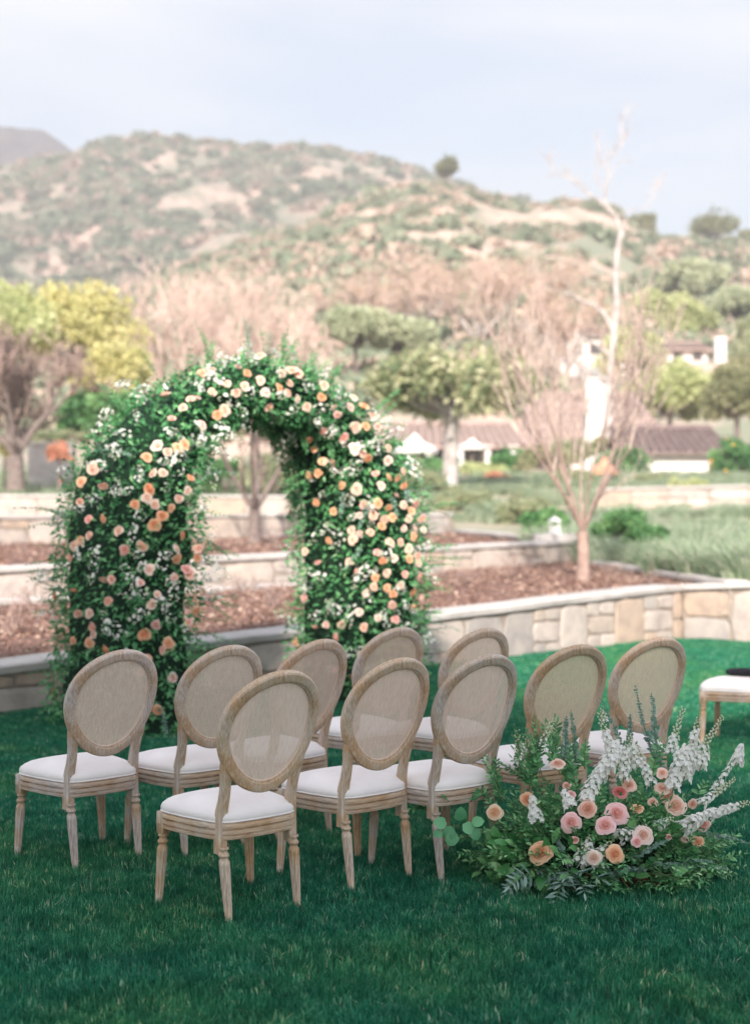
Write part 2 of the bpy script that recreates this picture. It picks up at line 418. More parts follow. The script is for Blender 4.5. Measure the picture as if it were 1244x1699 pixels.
# bed 1 and bed 2 of mulch
def strip(name, L, Rr, zf, mat, nu=40, nv=10, seed=1, amp=0.02):
    rng = np.random.default_rng(seed)
    V = []
    for i in range(nu):
        for j in range(nv):
            p = L(i / (nu - 1)) * (1 - j / (nv - 1)) + Rr(i / (nu - 1)) * (j / (nv - 1))
            V.append((p[0], p[1], zf(p[0], p[1]) + rng.normal() * amp))
    return obj(name, mesh(name, V, [grid_faces(nu, nv)[:, ::-1]], True), mat, kind='structure')
def zb1(x, y):
    t = (x - W1[0]) * U[0] + (y - W1[1]) * U[1]
    return 0.34 + 0.0265 * max(-6, min(t, 14))
def zb2(x, y):
    return 0.93 + 0.012 * (y - 24) + 0.004 * x
def lerp2(a, b): return lambda s: a * (1 - s) + b * s
front = lambda s: (w1(-10 + 20.0 * s / 0.93) + np.array([-0.1, 0.1]) * 0 if s < 0.93 else w1(10.0) * (1 - (s - 0.93) / 0.07) + P1 * ((s - 0.93) / 0.07)) + np.array([-0.10, 0.10])
back = lambda s: w2(24 * (1 - s)) + np.array([0.0, 0.1])
bed1 = strip('mulch_bed', front, back, zb1, M['mulch'], 50, 24, 3)
bed2 = strip('mulch_bed', lambda s: w2(24 * (1 - s)) + np.array([-0.1, 0.1]), lambda s: (W3L + (W3L - E3) * 0.6) * (1 - s) + E3 * s, zb2, M['mulch'], 50, 14, 4)

# the land beyond: a fan of rays from the edge of the beds to the far hills
def pl(xs, ys):
    return lambda v: np.interp(v, xs, ys)
base_z = pl([0, 16, 18, 26, 30, 37, 45, 60, 75, 90, 100], [0.6, 0.66, 0.70, 0.76, 0.95, 1.22, 1.95, 3.0, 3.9, 6.0, 7.2])
crestB = pl([-900, -250, 0, 120, 210, 300, 370, 430, 500, 560, 620, 690, 760, 820, 870, 900, 960, 1010, 1040, 1090, 1140, 1244, 1500, 2300],
            [560, 540, 500, 478, 462, 425, 398, 375, 352, 328, 300, 284, 287, 308, 322, 317, 318, 333, 348, 383, 388, 398, 420, 480])
crestA = pl([-1200, -300, 0, 60, 115, 160, 230, 300, 400, 480, 560, 640, 700, 760, 900, 1100, 1400, 2300],
            [330, 300, 266, 256, 246, 231, 223, 219, 230, 239, 245, 257, 272, 300, 350, 400, 450, 520])
crestC = pl([-1500, -200, 0, 35, 70, 85, 100, 130, 200, 2300], [215, 208, 212, 213, 212, 222, 232, 262, 330, 700])
RB, RA, RC = 330.0, 780.0, 1250.0
def sm(x): x = np.clip(x, 0, 1); return x * x * (3 - 2 * x)
from mathutils import noise as mn
def terrain_z(s, d):
    X = 622 + F * s
    z = float(base_z(d))
    if d > 75:
        hb = EYE + (HOR - float(crestB(X))) / F * RB - 2.2
        ha = EYE + (HOR - float(crestA(X))) / F * RA - 4.0
        hc = EYE + (HOR - float(crestC(X))) / F * RC + 4.0
        za = float(base_z(75))
        if d <= RB:
            q = (d - 75) / (RB - 75)
            z = za + (hb - za) * (0.82 * q + 0.18 * q * q)
        elif d <= 420:
            z = hb - (hb - hb * 0.80) * float(sm((d - RB) / 90))
        elif d <= RA:
            q = (d - 420) / (RA - 420); z0 = hb * 0.80
            z = z0 + (ha - z0) * (q ** 1.15)
        elif d <= 880:
            z = ha - ha * 0.12 * float(sm((d - RA) / 100))
        elif d <= RC:
            q = (d - 880) / (RC - 880); z0 = ha * 0.88
            z = z0 + (hc - z0) * q
        else:
            z = hc - (d - RC) * 0.05
        x = s * d
        k = min(1.0, (d - 75) / 120) * (0.35 if abs(d - RB) < 25 or abs(d - RA) < 40 or abs(d - RC) < 30 else 1.0)
        n1 = mn.fractal(Vector((x / 60, d / 60, 1.3)), 0.9, 2.1, 5)
        n2 = mn.fractal(Vector((x / 14, d / 14, 4.3)), 0.9, 2.1, 3)
        z += k * (n1 * (4.5 if d < 420 else 13) + n2 * (0.9 if d < 420 else 2.2))
    return z
def edge_d(s):
    """depth at which the land begins behind the beds for the ray x = s*y"""
    def hit(a, b):
        # a + q(b-a), x = s y
        e = b - a; den = e[0] - s * e[1]
        if abs(den) < 1e-9: return None
        q = (s * a[1] - a[0]) / den
        return (a + q * e)[1] if -1e-6 <= q <= 1 + 1e-6 else None
    for a_, b_ in ((K + A2D * 30, P1), (P1, W2C), (W2C, E3), (E3, W3L + (W3L - E3) * 1.4)):
        h = hit(a_, b_)
        if h is not None and h > 0: return h
    return 30.0
Ss = np.concatenate([np.linspace(-1.25, -0.34, 18, endpoint=False), np.linspace(-0.34, 0.34, 190), np.linspace(0.35, 1.25, 18)])
Ds = list(np.concatenate([np.linspace(0, 1, 26)[:-1] * 1.0]))
far = np.concatenate([np.linspace(62, 120, 26, endpoint=False), np.linspace(120, 420, 95, endpoint=False), np.linspace(420, 900, 75, endpoint=False), np.linspace(900, 1300, 14)])
V = []
for s in Ss:
    d0 = edge_d(s)
    for q in Ds:
        d = d0 + (62 - d0) * q
        V.append((s * d, d, max(terrain_z(s, d), (1.5 if s < 0.05 else 0.0))))
    for d in far:
        V.append((s * d, d, terrain_z(s, d)))
nv = len(Ds) + len(far)
m, t = mat_new('hillside')
n1 = noise(t, 0.022, 8, 0.66, 0.8, world_space=True)
n2 = noise(t, 0.06, 7, 0.72, 0.6, world_space=True)
c1 = ramp(t, [(0.42, (0.25, 0.275, 0.20)), (0.54, (0.34, 0.33, 0.25)), (0.66, (0.56, 0.43, 0.36))], n1)
c2 = ramp(t, [(0.40, (0.25, 0.27, 0.20)), (0.50, (0.42, 0.35, 0.285)), (0.58, (0.78, 0.54, 0.46))], n2)
surf(t, mix(t, c1, c2, 0.72), 0.95, n2, 2.0, 0.6, spec=0.1)
M['hill'] = m
gf = grid_faces(len(Ss), nv)[:, ::-1]
isfar = (gf.min(1) % nv) >= (len(Ds) + int(np.searchsorted(far, 895)))
hill = obj('hills', mesh('hills', V, [gf[~isfar]], True), M['hill'], kind='structure')
obj('distant_mountain', mesh('distant_mountain', V, [gf[isfar]], True), M['mesa'], kind='structure')
def land(x, y):
    return max(terrain_z(x / y, y), (1.5 if x / y < 0.045 and y < 60 else 0.0))

# ------------------------------------------------------------------ stone walls
STONES = [(0.54, 0.47, 0.42), (0.57, 0.51, 0.47), (0.50, 0.47, 0.45), (0.54, 0.49, 0.46), (0.59, 0.53, 0.50), (0.47, 0.44, 0.43), (0.54, 0.44, 0.37), (0.56, 0.51, 0.48)]
def stone_mesh(w, h, dep, rng):
    """a hewn stone: irregular outline, rounded edge, slightly domed face; local x along wall, z up, front toward -y"""
    n = 12
    an = np.linspace(0, 2 * np.pi, n, endpoint=False) + np.pi / 12 + rng.uniform(-0.1, 0.1, n)
    c, s_ = np.cos(an), np.sin(an)
    k = (np.abs(c) ** 7 + np.abs(s_) ** 7) ** (-1 / 7) * rng.uniform(0.90, 1.02, n)
    rings = []
    for f, y in ((1.0, 0.05), (1.0, -dep * 0.35), (0.965, -dep * 0.8), (0.6, -dep * rng.uniform(0.9, 1.1))):
        rings.append(np.stack([c * k * w / 2 * f, np.full(n, y) + rng.uniform(-.1, .1, n) * dep * 0.7, s_ * k * h / 2 * f], 1))
    V = np.concatenate(rings + [np.array([[0, -dep, 0]])])
    Fs = [grid_faces(4, n, False, True)[:, ::-1]]
    j = np.arange(n); Fs.append(np.stack([np.full(n, 4 * n), 3 * n + j, 3 * n + (j + 1) % n], 1))
    return mesh('stone', V, Fs, False)

def stone_wall(name, label, a, b, z0a, z0b, z1a, z1b, thick=0.36, seed=1, cell=0.42, stones=True, face=1, cap=True, rough_rows=True, warm=0.0):
    """wall from a to b (2-D), foot z0, top z1; the stones show on its right-hand side seen from a to b"""
    rng = np.random.default_rng(seed)
    a = np.array(a, float); b = np.array(b, float)
    e = b - a; L = np.linalg.norm(e); e = e / L
    nrm = np.array([e[1], -e[0]]) * face           # the side that faces the lawn
    root = thing(name, label, 'wall', (a[0], a[1], 0))
    root['kind'] = 'thing'
    capn = 0.07
    def P(q, off, z): p = a + e * q + nrm * off - a; return (p[0], p[1], z)
    nseg = max(2, int(L / 1.5))
    V = []
    for i in range(nseg + 1):
        q = L * i / nseg; zt = z1a + (z1b - z1a) * i / nseg - capn; zb = z0a + (z0b - z0a) * i / nseg - 0.25
        V += [P(q, 0, zb), P(q, 0, zt), P(q, -thick, zt), P(q, -thick, zb)]
    Fs = [grid_faces(nseg + 1, 4, False, True), np.array([[0, 1, 2, 3], [nseg * 4 + 3, nseg * 4 + 2, nseg * 4 + 1, nseg * 4]])]
    obj('mortar_body', mesh('mortar_body', V, Fs), M['mortar'], root)
    if cap:
        V = []
        m_ = max(6, int(L / 0.6))
        for i in range(m_ + 1):
            q = L * i / m_ ; zt = z1a + (z1b - z1a) * i / m_ + rng.normal() * 0.004
            j1, j2 = rng.normal() * 0.004, rng.normal() * 0.004
            V += [P(q, 0.045 + j1, zt - capn), P(q, 0.052 + j2, zt - 0.015), P(q, 0.035 + j1, zt), P(q, -thick - 0.03, zt), P(q, -thick - 0.045, zt - capn)]
        Fs = [grid_faces(m_ + 1, 5, False, True), np.array([[0, 1, 2, 3, 4]]), np.array([[m_ * 5 + k for k in (4, 3, 2, 1, 0)]])]
        obj('coping', mesh('coping', V, Fs), M['coping'], root)
    if stones:
        ang = math.atan2(e[1], e[0]) + (0 if face == 1 else math.pi)
        q = 0.0
        lib = [stone_mesh(1, 1, 1, rng) for _ in range(14)]
        for me in lib: me.materials.append(M['stone'])
        while q < L - 0.1:
            w = min(rng.uniform(0.7, 1.55) * cell, L - q)
            i = q / L
            zb = z0a + (z0b - z0a) * i - 0.04; zt = z1a + (z1b - z1a) * i - capn - 0.012
            H = zt - zb
            k = 1 if H < 0.3 or rng.random() < 0.22 else (2 if rng.random() < 0.75 or H < 0.5 else 3)
            cuts = np.sort(rng.uniform(0.25, 0.75, k - 1)) if k < 3 else np.array([rng.uniform(.25, .4), rng.uniform(.6, .75)])
            cuts = [0, *cuts, 1]
            for r in range(k):
                h = (cuts[r + 1] - cuts[r]) * H - 0.02
                parts = [(q, w)]
                if h < 0.2 and w > 0.42: parts = [(q, w * 0.45), (q + w * 0.45, w * 0.55)]
                for qq, ww in parts:
                    jx = rng.uniform(-.02, .02)
                    p = P(qq + ww / 2 + jx, 0, zb + (cuts[r] + cuts[r + 1]) / 2 * H)
                    col = np.array(STONES[rng.integers(len(STONES))]) * rng.uniform(0.80, 0.93)
                    obj('stone', lib[rng.integers(len(lib))], None, root, color=tuple(col), loc=p,
                        rot=(0, rng.uniform(-.05, .05), ang), scale=(ww - 0.004, rng.uniform(0.012, 0.026), h + 0.008))
            q += w
    return root

ta, tb = -8.0, 9.9
stone_wall('stone_wall', 'long low retaining wall of pale mixed stones at the back of the lawn', w1(ta), w1(tb), 0, 0, cap1(ta), cap1(tb) + 0.02, seed=11, cell=0.5)
stone_wall('stone_wall', 'short sunlit stone wall at the lawn corner behind the seat with the black pouch', K + A2D * 0.02, K + A2D * 8, 0, 0, cap1(tb) + 0.025, 1.17, seed=12, cell=0.55)
stone_wall('stone_kerb', 'low pale stone kerb closing the right end of the front mulch bed', P1 - np.array([0.05, 0.0]), W2C, 0.5, 0.55, 0.76, 0.82, thick=0.22, seed=13, stones=False, face=-1)
stone_wall('stone_wall', 'second terrace wall of beige stone behind the bare sapling and the arch', w2(22), W2C, 0.2, 0.62, 0.72, 1.13, seed=14, cell=0.6)
stone_wall('stone_ledge', 'flat pale stone ledge at the foot of the second terrace wall', w2(22) + np.array([0.35, -0.38]), w2(0.8) + np.array([0.35, -0.38]), 0.2, 0.55, 0.40, 0.66, thick=0.3, seed=15, stones=False)
stone_wall('stone_kerb', 'pale stone kerb running back from the second terrace wall corner beside the green shrubs', W2C, E3, 0.95, 1.0, 1.13, 1.2, thick=0.25, seed=16, stones=False, face=-1)
stone_wall('stone_wall', 'third terrace wall seen through the arch, highest of the terraces', W3L + (W3L - E3) * 1.3, E3, 0.9, 1.0, 1.47, 1.62, seed=17, cell=0.8)
stone_wall('stone_wall', 'far sunlit wall crossing the shrub garden in front of the white house', (6.5, 43), (14, 42.0), 1.6, 1.6, 2.35, 2.5, seed=18, cell=0.9)
stone_wall('stone_wall', 'far sunlit terrace wall left of the arch below the bare tree trunk', (-16, 36.5), (-2.4, 40.5), 1.5, 1.5, 2.12, 2.1, seed=19, cell=0.9)
w = thing('garden_wall', 'low white plastered wall far behind the bare tree at the left', 'wall', (*px(85, 795, 50).xy, 0))
w['kind'] = 'thing'
mb = MB().box((0, 0, 3.0), (1.5, 0.3, 1.9)).box((0, 0, 3.99), (1.65, 0.42, 0.1))
obj('plaster_body', mb.mesh('wall'), M['coping'], w)

# ------------------------------------------------------------------ mulch chips
def in_quad_strip(L, Rr, n, rng):
    s = rng.random(n); j = rng.random(n)
    return np.array([L(a_) * (1 - b_) + Rr(a_) * b_ for a_, b_ in zip(s, j)])
rng = np.random.default_rng(21)
for nm, L_, R_, zf, n, sz in (('wood_chips', front, back, zb1, 26000, 0.05), ('wood_chips', lambda s: w2(24 * (1 - s)), lambda s: (W3L + (W3L - E3) * 0.6) * (1 - s) + E3 * s, zb2, 9000, 0.08)):
    p = in_quad_strip(L_, R_, n, rng)
    z = np.array([zf(a_, b_) for a_, b_ in p]) + rng.uniform(0.0, 0.045, n)
    mb = MB()
    D = unit(rng, n); D[:, 2] *= 0.35; Nn = np.tile((0, 0, 1.0), (n, 1)) + rng.normal(size=(n, 3)) * 0.5
    leaves(mb, np.column_stack([p, z]), D, Nn, rng.uniform(0.6, 1.8, n) * sz, rng.uniform(0.4, 0.8, n) * sz, rng=rng)
    obj(nm, mb.mesh(nm), M['chip'], kind='stuff')
# ------------------------------------------------------------------ grass
def scatter(name, points, protos, seed=0, smin=0.9, smax=1.1, label=None, kind='stuff', scales=None, tilt=0.0):
    """instances of unlinked prototype meshes on the vertices of a point mesh"""
    me = bpy.data.meshes.new(name + '_points')
    me.from_pydata([tuple(p) for p in points], [], []); me.update()
    if scales is not None:
        at = me.attributes.new('sc', 'FLOAT', 'POINT'); at.data.foreach_set('value', np.asarray(scales, dtype=np.float32))
    o = bpy.data.objects.new(name, me); COL.objects.link(o)
    o['kind'] = kind
    ng = bpy.data.node_groups.new(name, 'GeometryNodeTree')
    ng.interface.new_socket('Geometry', in_out='INPUT', socket_type='NodeSocketGeometry')
    ng.interface.new_socket('Geometry', in_out='OUTPUT', socket_type='NodeSocketGeometry')
    gi = ng.nodes.new('NodeGroupInput'); go = ng.nodes.new('NodeGroupOutput')
    iop = ng.nodes.new('GeometryNodeInstanceOnPoints')
    jn = ng.nodes.new('GeometryNodeJoinGeometry')
    for p in protos:
        oi = ng.nodes.new('GeometryNodeObjectInfo'); oi.inputs['Object'].default_value = p
        oi.inputs['As Instance'].default_value = True
        ng.links.new(oi.outputs['Geometry'], jn.inputs[0])
    rv = ng.nodes.new('FunctionNodeRandomValue'); rv.data_type = 'FLOAT_VECTOR'
    rv.inputs[0].default_value = (-tilt, -tilt, 0); rv.inputs[1].default_value = (tilt, tilt, 6.283); rv.inputs['Seed'].default_value = seed
    ri = ng.nodes.new('FunctionNodeRandomValue'); ri.data_type = 'INT'
    ri.inputs[4].default_value = 0; ri.inputs[5].default_value = len(protos) - 1; ri.inputs['Seed'].default_value = seed + 5
    if scales is None:
        rs = ng.nodes.new('FunctionNodeRandomValue'); rs.data_type = 'FLOAT'
        rs.inputs[2].default_value = smin; rs.inputs[3].default_value = smax; rs.inputs['Seed'].default_value = seed + 9
        sc_out = rs.outputs[1]
    else:
        na = ng.nodes.new('GeometryNodeInputNamedAttribute'); na.data_type = 'FLOAT'; na.inputs['Name'].default_value = 'sc'
        sc_out = na.outputs['Attribute']
    ng.links.new(gi.outputs[0], iop.inputs['Points'])
    ng.links.new(jn.outputs[0], iop.inputs['Instance'])
    iop.inputs['Pick Instance'].default_value = True
    ng.links.new(ri.outputs[2], iop.inputs['Instance Index'])
    ng.links.new(rv.outputs[0], iop.inputs['Rotation'])
    ng.links.new(sc_out, iop.inputs['Scale'])
    ng.links.new(iop.outputs[0], go.inputs[0])
    md = o.modifiers.new('scatter', 'NODES'); md.node_group = ng
    return o

def proto(me, mat):
    me.materials.append(mat)
    return bpy.data.objects.new(me.name, me)

def blade_patch(name, size, n, hmin, hmax, w, rng, lean=0.35, tuft=None, tpow=1.6, mat=None):
    """n curved tapering blades on a square patch or in a round tuft"""
    if tuft: 
        a = rng.random(n) * 6.283; r = np.sqrt(rng.random(n)) * tuft
        P = np.stack([np.cos(a) * r, np.sin(a) * r, np.zeros(n)], 1)
    else:
        P = np.column_stack([rng.uniform(-size / 2, size / 2, (n, 2)), np.zeros(n)])
    h = rng.uniform(hmin, hmax, n)
    az = rng.random(n) * 6.283
    ln = np.abs(rng.normal(0, lean, n))
    if tuft: az = a + rng.normal(0, 0.5, n); ln = (r / tuft) * lean * 1.6 + rng.uniform(0, 0.15, n)
    D = np.stack([np.cos(az), np.sin(az), np.zeros(n)], 1)
    S = np.stack([-np.sin(az + rng.normal(0, .8, n)), np.cos(az), np.zeros(n)], 1)
    Z = np.array([0, 0, 1.0])
    ws = (w * rng.uniform(0.6, 1.3, n))[:, None]
    p1 = P + D * (h * ln * 0.35)[:, None] + Z * (h * 0.55)[:, None]
    p2 = P + D * (h * ln * 1.2)[:, None] + Z * (h * (1 - 0.25 * np.minimum(ln, 1.5)))[:, None]
    V = np.stack([P - S * ws / 2, P + S * ws / 2, p1 + S * ws * 0.4, p1 - S * ws * 0.4, p2], 1).reshape(-1, 3)
    b = np.arange(n)[:, None] * 5
    t0 = rng.random(n) ** tpow
    if not tuft:                                   # blades grow in small tufts of one shade and height
        cell = rng.random((15, 15)); ij = np.clip(((P[:, :2] / size + .5) * 15).astype(int), 0, 14)
        t0 = .62 * t0 + .55 * (cell[ij[:, 0], ij[:, 1]] ** 1.5) - .05
    t = np.repeat(np.clip(t0, 0, 1), 5)
    return mesh(name, V, [b + np.array([[0, 1, 2, 3]]), b + np.array([[3, 2, 4]])], False, t)

rng = np.random.default_rng(5)
PS = 0.6
protos = [proto(blade_patch('grass_patch', PS, 5600, 0.018, 0.044, 0.0033, rng), M['grass']) for _ in range(4)]
pts = []; scl = []
for d in np.arange(3.9, 20.5, 0.43):
    hw = 0.34 * d + 0.6
    for x in np.arange(-hw, hw, 0.43):
        q = np.array([x + rng.uniform(-.07, .07), d + rng.uniform(-.07, .07)])
        side1 = (q[0] - W1[0]) * U[1] - (q[1] - W1[1]) * U[0]        # >0 on the lawn side
        k2 = q - K
        side2 = -(k2[0] * U[0] + k2[1] * U[1])
        if side1 > 0.1 and side2 > 0.05: pts.append((q[0], q[1], 0.0)); scl.append(rng.uniform(0.88, 1.25))
grass = scatter('lawn_grass', pts, protos, 3, scales=scl)
# scattered pale dry blades
M['dry'] = m_leaf('dry_blade', [(0, (0.20, 0.30, 0.15)), (1, (0.45, 0.42, 0.26))], 0.2, 0.7)

# ------------------------------------------------------------------ trees
def grow(rng, p, d, L, r, depth, out, tips, spread=0.55, up=0.25, kids=3, wob=0.15, shrink=0.68, nseg=3, rs=0.62, minr=0.004):
    P = p; dd = d / np.linalg.norm(d)
    for i in range(nseg):
        Q = P + dd * L / nseg
        ra = r * (1 - 0.35 * i / nseg); rb = r * (1 - 0.35 * (i + 1) / nseg)
        out.append((P, Q, ra, rb, depth))
        dd = dd + rng.normal(size=3) * wob + np.array([0, 0, up * 0.3]); dd /= np.linalg.norm(dd)
        P = Q
        if depth > 0 and i < nseg - 1 and rng.random() < 0.65:
            nd = dd + unit(rng, 1)[0] * spread * 1.3 + np.array([0, 0, up]); 
            grow(rng, P, nd, L * shrink * rng.uniform(.6, 1), max(minr, r * rs * 0.8), depth - 1, out, tips, spread, up, kids, wob, shrink, nseg, rs, minr)
    if depth > 0:
        for k in range(kids):
            nd = dd + unit(rng, 1)[0] * spread + np.array([0, 0, up])
            grow(rng, P, nd, L * shrink * rng.uniform(.75, 1.15), max(minr, r * rs), depth - 1, out, tips, spread, up, kids, wob, shrink, nseg, rs, minr)
    else: tips.append(P)

def wood_parts(root, segs, bark, twig, cut=0.03, loc0=None):
    big = [s for s in segs if max(s[2], s[3]) >= cut]; small = [s for s in segs if max(s[2], s[3]) < cut]
    o = []
    if big:
        mb = MB(); tubes(mb, [s[0] for s in big], [s[1] for s in big], [s[2] for s in big], [s[3] for s in big], 8)
        o.append(obj('trunk', mb.mesh('trunk', True), bark, root))
    if small:
        mb = MB(); rr = np.random.default_rng(len(small))
        tubes(mb, [s[0] for s in small], [s[1] for s in small], [s[2] for s in small], [s[3] for s in small], 3, rr.random(len(small)))
        o.append(obj('twigs', mb.mesh('twigs', False), twig, root, kind='stuff'))
    return o

def fit(segs, tips, base, cx, top, rad, ry=None):
    """scale a grown skeleton (from the origin) to a given height and spread"""
    P = np.array([s[1] for s in segs])
    sx = rad / (np.percentile(np.abs(P[:, 0]), 97) + 1e-6); sy = (ry or rad) / (np.percentile(np.abs(P[:, 1]), 97) + 1e-6)
    sz = top / (np.percentile(P[:, 2], 99.5) + 1e-6)
    S = np.array([sx, sy, sz])
    return [(s[0] * S, s[1] * S, s[2], s[3], s[4]) for s in segs], [t_ * S for t_ in tips]

def bare_tree(name, label, x, y, zb, top, rad, seed, bark, twig, depth=5, r=0.12, trunk=0.25, kids=3, spread=0.6, up=0.3, cut=0.03, minr=0.006, group=None, nleaf=0, leafmat=None, leafsize=0.1, cat='tree', shrink=0.7, br=1.0, k0=None):
    rng = np.random.default_rng(seed)
    root = thing(name, label, cat, (x, y, zb), group=group)
    segs = []; tips = []
    L = 1.0
    segs.append((np.array([0, 0, -0.1]), np.array([0.01, 0, trunk * 0.5]), r * 1.3, r * 1.02, 9)); segs.append((np.array([0.01, 0, trunk * 0.5]), np.array([0.0, 0, trunk]), r * 1.02, r * 0.95, 9))
    k0 = k0 or kids + 2
    for k in range(k0):
        a = 6.283 * k / k0 + rng.uniform(-.3, .3)
        d = np.array([math.cos(a) * spread, math.sin(a) * spread, rng.uniform(0.7, 1.2)])
        grow(rng, np.array([0, 0, trunk - rng.uniform(0, trunk * .15)]), d, 0.9, r * rng.uniform(.45, .6) * br, depth - 1, segs, tips, spread, up, kids, 0.13, shrink, 3, 0.62, minr)
    segs, tips = fit(segs, tips, None, 0, top, rad)
    wood_parts(root, segs, bark, twig, cut)
    if nleaf:
        T = np.array(tips); n = nleaf
        i = rng.integers(len(T), size=n); mb = MB()
        leaves(mb, T[i] + rng.normal(size=(n, 3)) * rad * 0.05, unit(rng, n), unit(rng, n), leafsize * rng.uniform(.6, 1.3, n), leafsize * 0.6, rng=rng)
        obj('crown', mb.mesh('crown'), leafmat, root, kind='stuff')
    return root

def leafy_tree(name, label, x, y, zb, zc, rx, rz, seed, leafmat, bark, n=6000, ls=0.22, nl=34, trunk_r=0.18, stems=1, ry=None, group=None, cat='tree', low=0.0, gap=0.22, limbs=True):
    """trunk and limbs carrying many leaf clumps spread through the crown"""
    rng = np.random.default_rng(seed)
    root = thing(name, label, cat, (x, y, zb), group=group)
    ry = ry or rx
    C = np.array([0, 0, zc - zb])
    # clumps over the crown's outside and inside
    q = unit(rng, nl); q[:, 2] = np.where(q[:, 2] < -0.55, -q[:, 2] * 0.4, q[:, 2])
    rr = rng.uniform(0.45, 1.0, nl) ** 0.6
    CL = C + q * np.array([rx, ry, rz]) * rr[:, None] * 0.80
    cr_ = rng.uniform(0.55, 1.25, nl) * (0.40 if nl < 20 else 0.27) * min(rx, rz * 1.3)
    if limbs:
        mb = MB()
        for s in range(stems):
            off = np.array([rng.uniform(-.5, .5) * trunk_r * 3 if stems > 1 else 0, rng.uniform(-.5, .5) * trunk_r * 2 if stems > 1 else 0, 0])
            hgt = C[2] - rz * 0.45
            pth = [off * 0.4 + (0, 0, -0.3), off * 0.7 + (0, 0, hgt * 0.4), off + np.array([rng.uniform(-.1, .1), 0, hgt])]
            polytube(mb, pth, [trunk_r * 1.25, trunk_r, trunk_r * 0.8], 9)
            for k in range(nl // stems if nl < 40 else 16):
                e = CL[(k * stems + s) % nl]
                mid = (pth[-1] + e) / 2 + rng.normal(size=3) * rx * 0.06 - np.array([0, 0, rz * 0.08])
                polytube(mb, [pth[-1] - np.array([0, 0, hgt * 0.1 * rng.random()]), mid, e], [trunk_r * 0.45, trunk_r * 0.28, trunk_r * 0.1], 5)
        obj('trunk', mb.mesh('trunk', True), bark, root)
    i = rng.integers(nl, size=n)
    dirs = unit(rng, n)
    P = CL[i] + dirs * (cr_[i] * rng.uniform(0.35, 1.08, n) ** 0.7)[:, None] * np.array([1.15, 1.15, 0.85])
    D = dirs * 0.6 + rng.normal(size=(n, 3)) * 0.7 - np.array([0, 0, 0.25])
    Nn = dirs + rng.normal(size=(n, 3)) * 0.45 + np.array([0, 0, 0.4])
    tt = np.clip(rng.normal(0.5, 0.2, n) + (rng.random(nl)[i] - 0.5) * 0.5, 0, 1)
    mb = MB(); leaves(mb, P, D, Nn, ls * rng.uniform(.6, 1.4, n), ls * rng.uniform(.45, .8, n), t=tt)
    obj('crown', mb.mesh('crown'), leafmat, root, kind='stuff')
    return root

def XY(pxx, d): return (pxx - 622) / F * d
def ZP(py, d): return EYE - (py - HOR) / F * d

# bare sapling in the front bed
bare_tree('bare_sapling', 'bare sapling with a vase of fine pinkish twigs standing in the front mulch bed', XY(966, 21), 21, zb1(XY(966, 21), 21), 4.3, 1.3, 5, M['bark_warm'], M['sapling_twig'], depth=4, r=0.088, trunk=0.42, kids=3, spread=0.6, up=0.32, cut=0.018, minr=0.003, br=0.5, k0=9)
# through the arch
bare_tree('bare_tree', 'bare forked tree framed in the opening of the floral arch', XY(422, 30), 30, 1.02, 3.9, 1.5, 9, M['bark'], M['twig'], depth=5, r=0.12, trunk=0.45, kids=2, spread=0.62, up=0.35, cut=0.025, minr=0.006)
# grey tree at the left edge
bare_tree('bare_tree', 'dense grey bare tree at the left end of the garden with a thick leaning trunk', XY(27, 45), 45, 2.5, 4.7, 2.2, 15, M['bark'], M['twig'], depth=6, r=0.24, trunk=0.5, kids=3, spread=0.75, up=0.2, cut=0.045, minr=0.011)
# large pale bare trees behind the arch
for k, (X, top, rad, d, sd, lb) in enumerate(((300, 440, 3.8, 82, 31, 'tall bare pinkish tree behind the left shoulder of the arch'),
                                    (395, 432, 4.0, 90, 32, 'tallest bare pinkish tree rising straight behind the top of the arch'),
                                    (480, 490, 3.2, 80, 33, 'bare pinkish tree behind the right shoulder of the arch'),
                                    (232, 480, 2.6, 84, 34, 'small bare tree between the yellow trees and the arch'))):
    zb = land(XY(X, d), d)
    bare_tree('bare_tree', lb, XY(X, d), d, zb, ZP(top, d) - zb, rad, sd, M['bark_warm'], M['twig_pink'], depth=6, r=0.26, trunk=0.5, kids=2, spread=0.62, up=0.3, cut=0.06, minr=0.013, group='bare trees at the foot of the hill')
# bronze trees on the lower hill
for k, (X, top, rad, d, sd, lb) in enumerate(((615, 455, 4.6, 120, 41, 'bronze bare tree above the green tree right of the arch top'),
                                    (700, 430, 5.2, 128, 42, 'wide bronze bare tree in the middle of the lower hillside'),
                                    (790, 440, 4.6, 120, 43, 'bronze bare tree with a pale trunk above the waxy-leaved tree'),
                                    (868, 410, 5.0, 125, 44, 'tall bronze bare tree left of the white-barked sycamore'),
                                    (935, 470, 3.6, 105, 45, 'low bronze tree touching the white-barked sycamore'))):
    zb = land(XY(X, d), d)
    bare_tree('bare_tree', lb, XY(X, d), d, zb, ZP(top, d) - zb, rad, sd, M['bark_pale'], M['twig_pink'], depth=5, r=0.25, trunk=0.6, kids=3, spread=0.65, up=0.25, cut=0.07, minr=0.02, group='bronze trees on the lower hill', nleaf=1500, leafmat=M['bronze_leaf'], leafsize=0.24)
